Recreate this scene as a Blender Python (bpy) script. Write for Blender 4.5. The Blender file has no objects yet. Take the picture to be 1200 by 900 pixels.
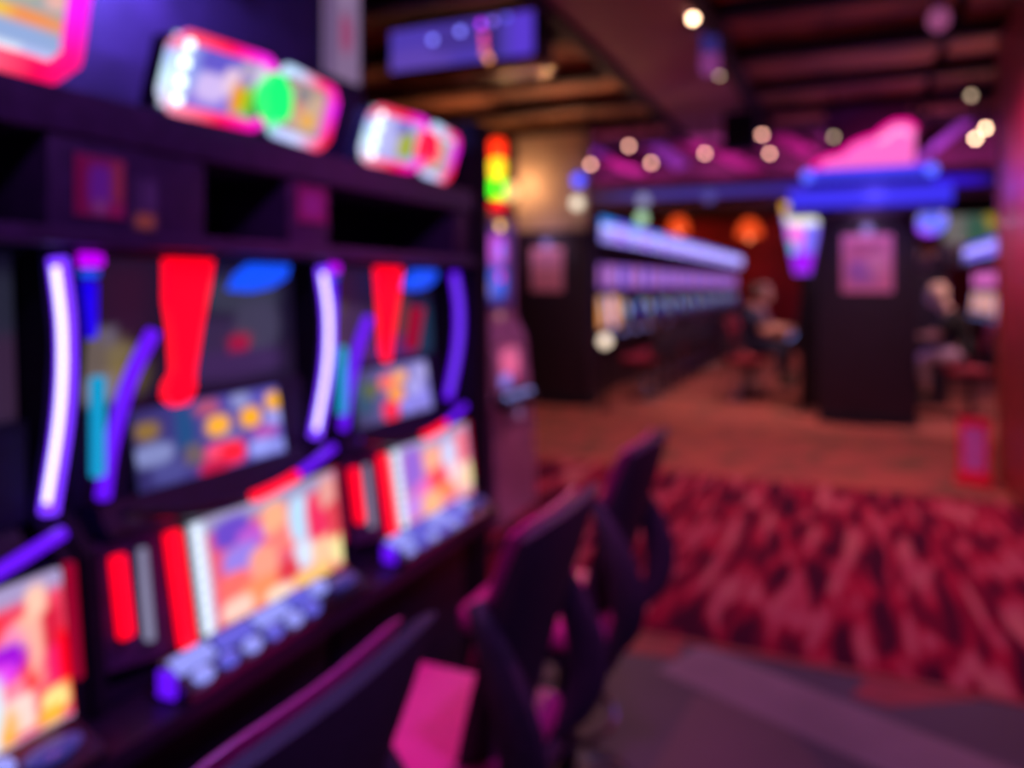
import bpy, bmesh, math, random
from mathutils import Vector, Matrix
random.seed(7)
C = bpy.context.scene.collection
R = math.radians
PI = math.pi

# ---------------------------------------------------------------- camera
CAM_H = 1.5
YAW = math.atan(390 / 900)
SA, CA = math.sin(YAW), math.cos(YAW)
cd = bpy.data.cameras.new('camera')
cam = bpy.data.objects.new('camera', cd)
C.objects.link(cam)
cam.location = (0, 0, CAM_H)
cam.rotation_euler = (PI / 2, 0, YAW)
cd.sensor_width = 36
cd.lens = 27
cd.shift_y = -115 / 1200
cd.clip_start = 0.02
cd.dof.use_dof = True
cd.dof.focus_distance = 0.26
cd.dof.aperture_fstop = 4.3
bpy.context.scene.camera = cam

# ---------------------------------------------------------------- world, exposure
w = bpy.data.worlds.new('world')
bpy.context.scene.world = w
w.use_nodes = True
w.node_tree.nodes['Background'].inputs[0].default_value = (0.35, 0.10, 0.30, 1)
w.node_tree.nodes['Background'].inputs[1].default_value = 0.05
vs = bpy.context.scene.view_settings
vs.view_transform = 'Standard'
vs.look = 'None'
vs.gamma = 1
vs.use_curve_mapping = False
vs.exposure = 0.0


def light(name, kind, loc, color, power, target=None, size=0.1, angle=70, blend=0.6):
    d = bpy.data.lights.new(name, kind)
    d.color = color
    d.energy = power
    if kind == 'SPOT':
        d.spot_size = R(angle)
        d.spot_blend = blend
        d.shadow_soft_size = size
    elif kind == 'AREA':
        d.size = size
    else:
        d.shadow_soft_size = size
    o = bpy.data.objects.new(name, d)
    C.objects.link(o)
    o.location = loc
    if target:
        o.rotation_euler = (Vector(target) - Vector(loc)).to_track_quat('-Z', 'Y').to_euler()
    return o


PINK = (1.0, 0.42, 0.55)
WARM = (1.0, 0.62, 0.45)
# added spots washing the floor, bank, stools and people (no fixtures of their own)
SPOTS = [  # lamp position, target, colour, watts, cone
    ((1.1, 4.2, 3.3), (1.0, 5.0, 0), (1.0, 0.27, 0.55), 165, 120),
    ((-1.0, 5.5, 3.2), (-1.0, 5.2, 0), (1.0, 0.30, 0.55), 85, 110),
    ((0.6, 7.6, 3.3), (0.3, 7.6, 0), (1.0, 0.56, 0.52), 120, 120),
    ((-2.2, 7.7, 3.3), (-1.9, 7.7, 0), (1.0, 0.55, 0.50), 120, 120),
    ((-1.4, 12.2, 3.3), (-1.4, 12.2, 0), (1.0, 0.52, 0.52), 140, 120),
    ((-1.4, 17.0, 3.3), (-1.4, 17.0, 0), (1.0, 0.50, 0.50), 140, 120),
    ((-0.9, 22.5, 3.3), (-0.6, 26.0, 1.2), (1.0, 0.34, 0.44), 26, 130),
    ((0.5, 2.3, 3.3), (0.2, 2.6, 0), (0.85, 0.48, 0.95), 16, 100),
    ((1.9, 9.6, 3.3), (1.2, 10.0, 0.4), (1.0, 0.55, 0.62), 260, 120),
    ((-1.0, 9.75, 3.3), (-0.9, 10.4, 1.0), (1.0, 0.55, 0.50), 190, 100),
    ((0.6, 0.4, 3.3), (-0.9, 1.5, 0.8), (0.58, 0.22, 1.0), 100, 80),
    ((-0.1, 1.6, 3.3), (-0.95, 1.75, 0.6), (1.0, 0.16, 0.66), 130, 54),
]
for i, (p, t, c, e, a) in enumerate(SPOTS):
    light('added_spot_light', 'SPOT', (p[0], p[1], p[2] - 0.19), c, e, t, 0.06, a, 0.8)
# magenta spot added for neon glow on the near red pillar, purple wash on the far bulkhead, blue wash behind the toppers
light('magenta_wash_light', 'SPOT', (-0.6, 5.0, 3.2), (1.0, 0.12, 0.60), 230, (1.06, 5.9, 2.15), 0.08, 44, 1.0)
light('red_wash_light', 'SPOT', (-0.2, 4.6, 3.2), (1.0, 0.35, 0.30), 60, (1.06, 5.9, 0.9), 0.08, 70, 1.0)
for x_ in (-2.9, -1.6, -0.3, 1.2):
    light('purple_wash_light', 'SPOT', (x_, 9.85, 2.86), (0.72, 0.18, 0.85), 34, (x_ - 0.2, 10.9, 3.15), 0.05, 130, 1.0)
light('blue_bar_light', 'POINT', (-1.50, 1.25, 2.38), (0.26, 0.22, 1.0), 32.0, None, 0.06)
light('pillar_lamp_light', 'POINT', (-3.75, 8.86, 2.78), (1.0, 0.55, 0.25), 12, None, 0.07)
light('blue_band_light', 'POINT', (0.3, 8.45, 2.5), (0.15, 0.10, 1.0), 8, None, 0.1)
light('added_uplight', 'SPOT', (-3.1, 9.0, 2.80), (1.0, 0.44, 0.22), 90, (-3.2, 6.2, 3.6), 0.05, 150, 1.0)  # uplights added without fixtures to brighten the ceiling
light('added_uplight', 'SPOT', (1.3, 9.0, 2.80), (1.0, 0.34, 0.30), 24, (1.0, 6.6, 3.6), 0.05, 150, 1.0)



# ---------------------------------------------------------------- helpers
def s2l(c):
    return c / 12.92 if c <= 0.04045 else ((c + 0.055) / 1.055) ** 2.4


def hexc(h):
    return tuple(s2l(int(h[i:i + 2], 16) / 255) for i in (0, 2, 4))


MATS = {}


def mat(name, color, rough=0.5, metal=0.0, var=0.25, scale=30.0, spec=0.5, bump=0.0, coat=0.0):
    """Procedural surface: colour broken up by noise, optional fine bump."""
    if name in MATS:
        return MATS[name]
    if isinstance(color, str):
        color = hexc(color)
    m = bpy.data.materials.new(name)
    m.use_nodes = True
    nt = m.node_tree
    b = nt.nodes['Principled BSDF']
    b.inputs['Roughness'].default_value = rough
    b.inputs['Metallic'].default_value = metal
    b.inputs['Specular IOR Level'].default_value = spec
    b.inputs['Coat Weight'].default_value = coat
    tc = nt.nodes.new('ShaderNodeTexCoord')
    n = nt.nodes.new('ShaderNodeTexNoise')
    n.inputs['Scale'].default_value = scale
    n.inputs['Detail'].default_value = 4
    nt.links.new(tc.outputs['Object'], n.inputs['Vector'])
    r = nt.nodes.new('ShaderNodeValToRGB')
    r.color_ramp.elements[0].position = 0.3
    r.color_ramp.elements[1].position = 0.7
    r.color_ramp.elements[0].color = tuple(x * (1 - var) for x in color) + (1,)
    r.color_ramp.elements[1].color = tuple(min(1, x * (1 + var)) for x in color) + (1,)
    nt.links.new(n.outputs['Fac'], r.inputs['Fac'])
    nt.links.new(r.outputs['Color'], b.inputs['Base Color'])
    if bump:
        bp = nt.nodes.new('ShaderNodeBump')
        bp.inputs['Strength'].default_value = bump
        bp.inputs['Distance'].default_value = 0.01
        nt.links.new(n.outputs['Fac'], bp.inputs['Height'])
        nt.links.new(bp.outputs['Normal'], b.inputs['Normal'])
    MATS[name] = m
    return m


def glow(name, color, strength=1.0, base=(0.02, 0.02, 0.02)):
    """Something that gives off light (lamp, LED, lit sign)."""
    if name in MATS:
        return MATS[name]
    if isinstance(color, str):
        color = hexc(color)
    m = bpy.data.materials.new(name)
    m.use_nodes = True
    b = m.node_tree.nodes['Principled BSDF']
    b.inputs['Base Color'].default_value = tuple(base) + (1,)
    b.inputs['Roughness'].default_value = 0.3
    b.inputs['Emission Color'].default_value = tuple(color) + (1,)
    b.inputs['Emission Strength'].default_value = strength
    MATS[name] = m
    return m


def attr_mat(name, strength=None, rough=0.4):
    """Colours from the mesh attribute 'Col': a lit screen (strength) or a print (None)."""
    if name in MATS:
        return MATS[name]
    m = bpy.data.materials.new(name)
    m.use_nodes = True
    nt = m.node_tree
    b = nt.nodes['Principled BSDF']
    b.inputs['Roughness'].default_value = rough
    a = nt.nodes.new('ShaderNodeAttribute')
    a.attribute_name = 'Col'
    if strength is None:
        nt.links.new(a.outputs['Color'], b.inputs['Base Color'])
    else:
        b.inputs['Base Color'].default_value = (0.01, 0.01, 0.01, 1)
        b.inputs['Specular IOR Level'].default_value = 0.15
        nt.links.new(a.outputs['Color'], b.inputs['Emission Color'])
        b.inputs['Emission Strength'].default_value = strength
    MATS[name] = m
    return m


class MB:
    def __init__(self):
        self.bm = bmesh.new()

    def box(self, x0, x1, y0, y1, z0, z1, bev=0.0, seg=2):
        r = bmesh.ops.create_cube(self.bm, size=1)
        vs_ = r['verts']
        for v in vs_:
            v.co = Vector(((x0 + x1) / 2 + v.co.x * (x1 - x0), (y0 + y1) / 2 + v.co.y * (y1 - y0),
                           (z0 + z1) / 2 + v.co.z * (z1 - z0)))
        if bev:
            es = list({e for v in vs_ for e in v.link_edges})
            bmesh.ops.bevel(self.bm, geom=es, offset=bev, segments=seg, affect='EDGES', profile=0.6)
        return self

    def hexa(self, pts):
        """8 points: bottom loop then top loop."""
        v = [self.bm.verts.new(p) for p in pts]
        for f in ((3, 2, 1, 0), (4, 5, 6, 7), (0, 1, 5, 4), (1, 2, 6, 5), (2, 3, 7, 6), (3, 0, 4, 7)):
            self.bm.faces.new([v[i] for i in f])
        return self

    def prism(self, poly, axis, a0, a1):
        """Polygon of 2-D points extruded along an axis: 'x' -> (y,z), 'y' -> (x,z), 'z' -> (x,y)."""
        def P(p, a):
            return {'x': (a, p[0], p[1]), 'y': (p[0], a, p[1]), 'z': (p[0], p[1], a)}[axis]
        lo = [self.bm.verts.new(P(p, a0)) for p in poly]
        hi = [self.bm.verts.new(P(p, a1)) for p in poly]
        n = len(poly)
        self.bm.faces.new(lo[::-1])
        self.bm.faces.new(hi)
        for i in range(n):
            j = (i + 1) % n
            self.bm.faces.new((lo[i], lo[j], hi[j], hi[i]))
        return self

    def tube(self, path, r, seg=10, ry=None, up=(0, 1, 0)):
        """Round or flat bar along a path; r, ry = half sizes (list allowed for r)."""
        pts = [Vector(p) for p in path]
        n = len(pts)
        rings = []
        upv = Vector(up)
        for i, p in enumerate(pts):
            d = (pts[min(i + 1, n - 1)] - pts[max(i - 1, 0)]).normalized()
            s = d.cross(upv)
            if s.length < 1e-4:
                s = d.cross(Vector((1, 0, 0)))
            s.normalize()
            u = s.cross(d).normalized()
            ra = r[i] if isinstance(r, (list, tuple)) else r
            rb = ra if ry is None else (ry[i] if isinstance(ry, (list, tuple)) else ry)
            rings.append([self.bm.verts.new(p + s * ra * math.cos(2 * PI * k / seg) + u * rb * math.sin(2 * PI * k / seg))
                          for k in range(seg)])
        for i in range(n - 1):
            for k in range(seg):
                j = (k + 1) % seg
                self.bm.faces.new((rings[i][k], rings[i][j], rings[i + 1][j], rings[i + 1][k]))
        self.bm.faces.new(rings[0][::-1])
        self.bm.faces.new(rings[-1])
        return self

    def lathe(self, prof, cx=0, cy=0, seg=20):
        rings = []
        for (r, z) in prof:
            rings.append([self.bm.verts.new((cx + r * math.cos(2 * PI * k / seg), cy + r * math.sin(2 * PI * k / seg), z))
                          for k in range(seg)])
        for i in range(len(prof) - 1):
            for k in range(seg):
                j = (k + 1) % seg
                self.bm.faces.new((rings[i][k], rings[i][j], rings[i + 1][j], rings[i + 1][k]))
        self.bm.faces.new(rings[0][::-1])
        self.bm.faces.new(rings[-1])
        return self

    def ball(self, c, r, sx=1, sy=1, sz=1, seg=14):
        rr = bmesh.ops.create_uvsphere(self.bm, u_segments=seg, v_segments=max(6, seg // 2 + 1), radius=1)
        for v in rr['verts']:
            v.co = Vector((c[0] + v.co.x * r * sx, c[1] + v.co.y * r * sy, c[2] + v.co.z * r * sz))
        return self

    def build(self, name, m, parent=None, loc=(0, 0, 0), smooth=True):
        bmesh.ops.recalc_face_normals(self.bm, faces=self.bm.faces[:])
        me = bpy.data.meshes.new(name)
        self.bm.to_mesh(me)
        self.bm.free()
        me.materials.append(m)
        if smooth:
            for p in me.polygons:
                p.use_smooth = True
            me.set_sharp_from_angle(angle=R(35))
        o = bpy.data.objects.new(name, me)
        C.objects.link(o)
        o.location = loc
        if parent:
            o.parent = parent
        return o


def tag(o, label=None, cat=None, group=None, kind=None):
    if label: o['label'] = label
    if cat: o['category'] = cat
    if group: o['group'] = group
    if kind: o['kind'] = kind
    return o


def thing(name, label, cat, loc=(0, 0, 0), rz=0.0, group=None):
    o = bpy.data.objects.new(name, None)
    o.empty_display_size = 0.1
    C.objects.link(o)
    o.location = loc
    o.rotation_euler = (0, 0, rz)
    return tag(o, label, cat, group)


def dup(root, loc, rz, label, group=None):
    def cp(o, parent):
        c = o.copy()
        C.objects.link(c)
        if parent:
            c.parent = parent
        for ch in o.children:
            cp(ch, c)
        return c
    r = cp(root, None)
    r.location = loc
    r.rotation_euler = (0, 0, rz)
    r['label'] = label
    if group:
        r['group'] = group
    return r


def paint(base, blobs):
    """Colour field on (u,v) in 0..1: soft blobs (u, v, ru, rv, hex) over a base (hex or function)."""
    bl = [(b[0], b[1], b[2], b[3], hexc(b[4])) for b in blobs]

    def f(u, v):
        c = base(u, v) if callable(base) else hexc(base)
        for (bu, bv, ru, rv, bc) in bl:
            d = max(abs(u - bu) / ru, abs(v - bv) / rv) * 0.5 + 0.5 * math.hypot((u - bu) / ru, (v - bv) / rv)
            k = max(0.0, min(1.0, (1.15 - d) / 0.3))
            c = tuple(c[i] * (1 - k) + bc[i] * k for i in range(3))
        return c
    return f


def panel(name, corners, f, m, parent, nx=24, ny=16, thick=0.006, smooth=False):
    """Flat lit or printed slab; corners = bottom-left, bottom-right, top-right, top-left as seen from the front."""
    bl, br, tr, tl = [Vector(p) for p in corners]
    nrm = (br - bl).cross(tl - bl).normalized()
    verts, cols, faces = [], [], []
    for j in range(ny + 1):
        for i in range(nx + 1):
            u, v = i / nx, j / ny
            verts.append((bl * (1 - u) + br * u) * (1 - v) + (tl * (1 - u) + tr * u) * v)
            cols.append(f(u, v))
    for j in range(ny):
        for i in range(nx):
            a = j * (nx + 1) + i
            faces.append((a, a + 1, a + nx + 2, a + nx + 1))
    k = len(verts)
    for p in (bl, br, tr, tl):
        verts.append(p - nrm * thick)
        cols.append((0.01, 0.01, 0.01))
    faces.append((k + 3, k + 2, k + 1, k))
    W_ = nx + 1
    bot = list(range(0, W_))
    top = list(range(ny * W_, ny * W_ + W_))
    lef = [j * W_ for j in range(ny + 1)]
    rig = [j * W_ + nx for j in range(ny + 1)]
    faces.append([k, k + 1] + bot[::-1])
    faces.append([k + 2, k + 3] + top)
    faces.append([k + 3, k] + lef)
    faces.append([k + 1, k + 2] + rig[::-1])
    me = bpy.data.meshes.new(name)
    me.from_pydata([tuple(p) for p in verts], [], faces)
    ca = me.color_attributes.new('Col', 'FLOAT_COLOR', 'POINT')
    for i, c in enumerate(cols):
        ca.data[i].color = (c[0], c[1], c[2], 1)
    me.materials.append(m)
    o = bpy.data.objects.new(name, me)
    C.objects.link(o)
    if parent:
        o.parent = parent
    return o


def at(px, py, t):
    """Point at depth t (metres along the view axis) through a pixel of the 1200x900 frame."""
    r, u = (px - 600) / 900, (335 - py) / 900
    return Vector(((r * CA - SA) * t, (r * SA + CA) * t, CAM_H + u * t))


def atY(px, py, Y):
    r = (px - 600) / 900
    return at(px, py, Y / (r * SA + CA))


# ---------------------------------------------------------------- materials
M_black = mat('black_laminate', (0.006, 0.004, 0.014), 0.65, 0, 0.3, 40, spec=0.2)
M_plum = mat('dark_plum_laminate', (0.055, 0.022, 0.085), 0.5, 0, 0.25, 30)
M_back = mat('dark_violet_panel', (0.060, 0.030, 0.11), 0.6, 0, 0.3, 8)
M_vent = mat('matt_black', (0.003, 0.003, 0.022), 0.8, 0, 0.3, 60)
M_cab = mat('black_cabinet_plastic', (0.010, 0.007, 0.026), 0.4, 0, 0.3, 40, spec=0.3)
M_chrome = mat('chrome', (0.55, 0.52, 0.56), 0.18, 1.0, 0.08, 60)
M_dchrome = mat('dark_chrome', (0.16, 0.14, 0.17), 0.25, 1.0, 0.1, 60)
M_vinyl = mat('black_vinyl', (0.045, 0.024, 0.060), 0.65, 0, 0.25, 120, bump=0.08)
M_shell = mat('charcoal_plastic', (0.036, 0.022, 0.048), 0.5, 0, 0.25, 60)
M_seat = mat('raspberry_vinyl', (0.80, 0.05, 0.34), 0.4, 0, 0.12, 90, bump=0.05)
M_pillar = mat('dark_pillar_cladding', (0.022, 0.010, 0.032), 0.55, 0, 0.25, 12)
M_cream = mat('cream_plaster', (0.50, 0.36, 0.28), 0.8, 0, 0.12, 6, bump=0.1)
M_metalblack = mat('black_metal', (0.012, 0.012, 0.015), 0.4, 0.6, 0.2, 40)
M_row = mat('row_cabinet', (0.018, 0.012, 0.024), 0.35, 0, 0.3, 30)
M_redtrim = mat('red_trim', (0.27, 0.022, 0.032), 0.6, 0, 0.2, 20)
G_white = glow('white_violet_led', (0.76, 0.66, 1.0), 2.3)
G_white2 = glow('white_violet_led_soft', (0.72, 0.60, 1.0), 2.4)
G_violet = glow('violet_led', (0.13, 0.005, 0.95), 1.15)
G_violet2 = glow('violet_led_bright', (0.17, 0.03, 1.0), 1.8)
G_purple = glow('purple_led', (0.20, 0.07, 1.0), 1.0)
G_teal = glow('teal_led', (0.0, 0.33, 0.62), 1.0)
G_blue = glow('blue_led', (0.004, 0.085, 1.0), 1.1)
G_deepblue = glow('deep_blue_led', (0.01, 0.0, 0.9), 1.0)
G_magenta = glow('magenta_led', (0.55, 0.0, 0.95), 1.2)
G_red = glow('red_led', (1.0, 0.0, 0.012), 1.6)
G_dred = glow('dim_red_led', (0.45, 0.0, 0.03), 0.7)
G_ice = glow('ice_white_led', (0.75, 0.85, 1.0), 1.4)
G_icedim = glow('ice_white_led_dim', (0.5, 0.5, 0.8), 0.45)
G_button = glow('button_glow', (0.13, 0.14, 0.85), 0.85)
G_button2 = glow('button_glow_pale', (0.30, 0.34, 1.0), 1.0)
G_cream = glow('cream_lamp', (1.0, 0.70, 0.45), 6.0)
G_cream2 = glow('cream_lamp_dim', (0.85, 0.42, 0.30), 2.2)
SCREEN = attr_mat('screen', 1.1, 0.3)
SCREEN_DIM = attr_mat('screen_dim', 0.85, 0.4)
PRINT = attr_mat('print', None, 0.6)


# ---------------------------------------------------------------- floor
def carpet_material():
    m = bpy.data.materials.new('streaked_red_carpet')
    m.use_nodes = True
    nt = m.node_tree
    b = nt.nodes['Principled BSDF']
    b.inputs['Roughness'].default_value = 0.95
    b.inputs['Specular IOR Level'].default_value = 0.1
    tc = nt.nodes.new('ShaderNodeTexCoord')
    mp = nt.nodes.new('ShaderNodeMapping')
    mp.inputs['Scale'].default_value = (10.0, 1.65, 1)
    nt.links.new(tc.outputs['Object'], mp.inputs['Vector'])
    n = nt.nodes.new('ShaderNodeTexNoise')
    n.inputs['Scale'].default_value = 1.0
    n.inputs['Detail'].default_value = 1.0
    n.inputs['Distortion'].default_value = 0.55
    nt.links.new(mp.outputs['Vector'], n.inputs['Vector'])
    r = nt.nodes.new('ShaderNodeValToRGB')
    e = r.color_ramp.elements
    e[0].position, e[0].color = 0.38, (0.050, 0.002, 0.024, 1)
    e[1].position, e[1].color = 0.47, (0.17, 0.004, 0.032, 1)
    for p, c in ((0.54, (0.34, 0.008, 0.045, 1)), (0.615, (0.40, 0.085, 0.135, 1)), (0.72, (0.46, 0.16, 0.16, 1))):
        k = e.new(p)
        k.color = c
    nt.links.new(n.outputs['Fac'], r.inputs['Fac'])
    nt.links.new(r.outputs['Color'], b.inputs['Base Color'])
    f = nt.nodes.new('ShaderNodeTexNoise')
    f.inputs['Scale'].default_value = 400
    bp = nt.nodes.new('ShaderNodeBump')
    bp.inputs['Strength'].default_value = 0.3
    nt.links.new(tc.outputs['Object'], f.inputs['Vector'])
    nt.links.new(f.outputs['Fac'], bp.inputs['Height'])
    nt.links.new(bp.outputs['Normal'], b.inputs['Normal'])
    return m


def brown_carpet_material():
    m = bpy.data.materials.new('mottled_brown_carpet')
    m.use_nodes = True
    nt = m.node_tree
    b = nt.nodes['Principled BSDF']
    b.inputs['Roughness'].default_value = 0.95
    b.inputs['Specular IOR Level'].default_value = 0.1
    tc = nt.nodes.new('ShaderNodeTexCoord')
    n = nt.nodes.new('ShaderNodeTexNoise')
    n.inputs['Scale'].default_value = 2.4
    n.inputs['Detail'].default_value = 3
    n.inputs['Distortion'].default_value = 1.0
    nt.links.new(tc.outputs['Object'], n.inputs['Vector'])
    r = nt.nodes.new('ShaderNodeValToRGB')
    e = r.color_ramp.elements
    e[0].position, e[0].color = 0.34, (0.16, 0.085, 0.055, 1)
    e[1].position, e[1].color = 0.68, (0.38, 0.11, 0.075, 1)
    k = e.new(0.50)
    k.color = (0.34, 0.085, 0.075, 1)
    nt.links.new(n.outputs['Fac'], r.inputs['Fac'])
    nt.links.new(r.outputs['Color'], b.inputs['Base Color'])
    return m


XL, XR, YB, YF, ZC = -10.0, 7.0, -2.5, 26.0, 3.6
M_tile = mat('dark_grey_plum_tile', (0.042, 0.030, 0.070), 0.5, 0, 0.3, 1.6)
M_band = mat('pale_grey_band', (0.19, 0.14, 0.19), 0.5, 0, 0.15, 3)
M_tilemid = mat('mid_brown_tile', (0.085, 0.050, 0.075), 0.5, 0, 0.2, 2)
M_redtile = mat('red_tile', (0.26, 0.002, 0.022), 0.5, 0, 0.15, 10)
fl = tag(MB().box(XL, XR, YB, YF, -0.12, -0.012).build('floor', mat('subfloor', (0.08, 0.05, 0.06), 0.9)), kind='structure')
MB().box(XL, XR, YB, 3.24, -0.012, 0.0).build('tiled_floor', M_tile, fl)
cp_ = MB().box(XL, XR, 3.28, 6.20, -0.012, 0.004).build('patterned_carpet', carpet_material(), fl)
MB().box(XL, XR, 6.20, YF, -0.012, 0.002).build('brown_carpet', brown_carpet_material(), fl)
MB().box(XL, XR, 3.24, 3.28, -0.012, 0.005).build('edge_strip', M_redtrim, fl)


def slab(name, poly, m, z=0.0012):
    return MB().prism(poly, 'z', -0.006, z).build(name, m, fl, smooth=False)


# diagonal pale bands and red corner tiles let into the tiled floor
d = Vector((0.915, -0.404))
q = Vector((0.404, 0.915))
o0 = Vector((-0.62, 3.14))


def strip(a0, a1, b0, b1):
    return [tuple(o0 + d * a + q * b) for a, b in ((a0, b0), (a1, b0), (a1, b1), (a0, b1))]


slab('pale_inlay_band', strip(0.02, 4.2, -0.17, 0.14), M_band)
slab('red_corner_tile', [(-0.86, 3.235), (-0.62, 3.235), (-0.62, 3.10), (-0.86, 3.06)], M_redtile, 0.0014)
slab('red_corner_tile', [(0.08, 3.235), (0.46, 3.235), (0.14, 3.04), (0.02, 3.07)], M_redtile, 0.0014)
slab('red_corner_tile', [(-0.50, 2.13), (0.02, 2.13), (0.10, 2.20), (-0.42, 2.22)], M_redtile, 0.0014)
slab('brown_inlay_tile', [(-0.55, 2.30), (0.08, 2.30), (-0.22, 2.85), (-0.50, 2.86)], M_tilemid, 0.0010)

# ---------------------------------------------------------------- walls and ceiling
M_wall = mat('dark_red_wall', (0.16, 0.020, 0.030), 0.8, 0, 0.3, 1.5)
M_sidewall = mat('dark_plum_wall', (0.07, 0.025, 0.06), 0.8, 0, 0.3, 1.5)
tag(MB().box(XL, XR, YF, YF + 0.2, -0.1, 4.2).build('wall_far', mat('red_far_wall', (0.36, 0.022, 0.035), 0.8, 0, 0.3, 0.9)), kind='structure')
tag(MB().box(XL - 0.2, XL, YB, YF, -0.1, 4.2).build('wall_left', M_sidewall), kind='structure')
tag(MB().box(XR, XR + 0.2, YB, YF, -0.1, 4.2).build('wall_right', M_wall), kind='structure')
tag(MB().box(XL, XR, YB - 0.2, YB, -0.1, 4.2).build('wall_back', M_sidewall), kind='structure')
M_ceil = mat('brown_ceiling_tile', (0.36, 0.15, 0.06), 0.85, 0, 0.8, 1.1)  # strong noise contrast stands in for unevenly lit tiles
M_ceil2 = mat('plum_ceiling_panel', (0.34, 0.14, 0.19), 0.8, 0, 0.2, 1.2)
M_beam = mat('dark_ceiling_beam', (0.030, 0.012, 0.020), 0.8, 0, 0.3, 3)
ce = tag(MB().box(XL, XR, YB, YF, ZC + 0.06, ZC + 0.2).build('ceiling', mat('ceiling_void', (0.03, 0.015, 0.02), 0.9)), kind='structure')
pm = None
for iy in range(-2, 9):
    y0 = iy * 1.18 + 1.1
    for (x0, x1) in ((-8.6, -7.0), (-7.0, -5.2), (-5.2, -3.6), (-3.6, -1.86), (-1.86, -0.98), (-0.98, 0.8), (0.8, 2.4), (2.4, 4.2), (4.2, 6.2)):
        soffit = x0 == -1.86
        g = 0.012 if soffit else 0.05
        z0 = ZC - 0.16 if soffit else ZC - random.choice((0, 0.01, 0.025))
        MB().box(x0 + g, x1 - g, y0 + g, y0 + 1.18 - g, z0, ZC + 0.058).build('ceiling_panel', M_ceil2 if soffit else M_ceil, ce, smooth=False)
    MB().box(-9.0, -1.90, y0 - 0.05, y0 + 0.05, ZC - 0.14, ZC + 0.058).build('ceiling_beam', M_beam, ce, smooth=False)
    MB().box(-0.94, 6.4, y0 - 0.05, y0 + 0.05, ZC - 0.14, ZC + 0.058).build('ceiling_beam', M_beam, ce, smooth=False)
for x in (-1.92, -0.92):
    MB().box(x - 0.04, x + 0.04, -1.5, 10.4, ZC - 0.2, ZC + 0.058).build('ceiling_beam', M_beam, ce, smooth=False)
# bulkhead beyond the columns, washed purple
tr = tag(MB().box(-9.5, 6.5, 10.9, 11.1, 2.78, ZC + 0.058).build('trim_1', mat('plum_bulkhead', (0.26, 0.06, 0.12), 0.8, 0, 0.5, 1.4)), kind='structure')
M_baf = mat('lilac_baffle', (0.48, 0.20, 0.62), 0.6, 0, 0.2, 4)
M_baf2 = mat('magenta_baffle', (0.55, 0.04, 0.22), 0.6, 0, 0.2, 4)
for (px, py, dx, dz, m_) in ((692, 178, 0.25, 0.16, M_baf), (768, 172, 0.34, 0.30, M_baf), (728, 196, 0.35, 0.14, M_baf2), (812, 172, 0.22, 0.12, M_baf2),
                             (866, 192, 0.22, 0.12, M_baf2), (982, 158, 0.20, 0.14, M_baf), (930, 172, 0.2, 0.14, M_baf2), (1108, 165, -0.36, 0.30, M_baf)):
    p = atY(px, py, 10.62)
    y0, y1 = 10.52, 10.895
    s = 0.10
    MB().hexa([(p.x - dx - s, y0, p.z + dz), (p.x + dx - s, y0, p.z - dz), (p.x + dx - s, y1, p.z - dz), (p.x - dx - s, y1, p.z + dz),
               (p.x - dx + s, y0, p.z + dz + 0.05), (p.x + dx + s, y0, p.z - dz + 0.05), (p.x + dx + s, y1, p.z - dz + 0.05), (p.x - dx + s, y1, p.z + dz + 0.05)]
              ).build('slanted_baffle', m_, tr, smooth=False)
# header beam between the two columns with a blue LED cove
hb = tag(MB().box(-9.0, 6.0, 9.18, 9.42, 2.46, 2.76).build('trim_2', mat('header_beam', (0.22, 0.085, 0.075), 0.7, 0, 0.2, 2)), kind='structure')


def cove(u, v):
    stops = [(0.0, '402848'), (0.12, '50409a'), (0.28, '4a3aa0'), (0.45, '43309a'), (0.6, '4a1ec8'), (0.8, '3a1cf0'), (0.86, '3a18d0'), (0.90, '1a0c30'), (1.0, '120818')]
    for i in range(len(stops) - 1):
        if u <= stops[i + 1][0]:
            k = (u - stops[i][0]) / (stops[i + 1][0] - stops[i][0])
            a, b = hexc(stops[i][1]), hexc(stops[i + 1][1])
            return tuple(a[j] * (1 - k) + b[j] * k for j in range(3))
    return hexc(stops[-1][1])


panel('led_cove', [(-2.9, 9.164, 2.545), (1.9, 9.164, 2.545), (1.9, 9.164, 2.65), (-2.9, 9.164, 2.65)], cove, SCREEN_DIM, hb, 30, 2, 0.015)

# ================================================================ the near slot machine bank
FX = -1.2          # front plane of the bank
bank = thing('machine_bank_housing', 'long black housing that the three near slot machines are built into', 'casino counter', (FX, 0.9, 0))


def bb(x0, x1, y0, y1, z0, z1, bev=0.0):
    return MB().box(x0 - FX, x1 - FX, y0 - 0.9, y1 - 0.9, z0, z1, bev)


bb(-1.62, -1.20, -0.70, 2.43, 0.10, 0.70).build('base_cabinet', M_black, bank)
bb(-1.62, -1.24, -0.70, 2.43, 0.0, 0.10).build('toe_kick', M_vent, bank)
bb(-1.62, -1.085, -0.70, 2.40, 0.70, 0.74, 0.012).build('counter_top', M_cab, bank)
for k in range(4):
    bb(-1.20, -1.185, -0.62 + k * 0.745, 0.09 + k * 0.745, 0.16, 0.66, 0.006).build('base_door', M_cab, bank)
bb(-1.66, -1.62, -0.70, 2.43, 0.0, 2.06).build('back_panel', M_back, bank)
bb(-2.05, -1.195, 2.432, 2.55, 0.0, 2.08, 0.008).build('end_panel', M_black, bank)
bb(-1.62, -1.20, -0.70, 2.431, 1.757, 1.835, 0.006).build('top_shelf', M_plum, bank)
bb(-1.60, -1.19, -0.70, 2.431, 1.57, 1.60, 0.005).build('lower_lip', M_plum, bank)
bb(-1.50, -1.44, -0.70, 2.431, 1.60, 1.757).build('recess_back', M_vent, bank)
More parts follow.
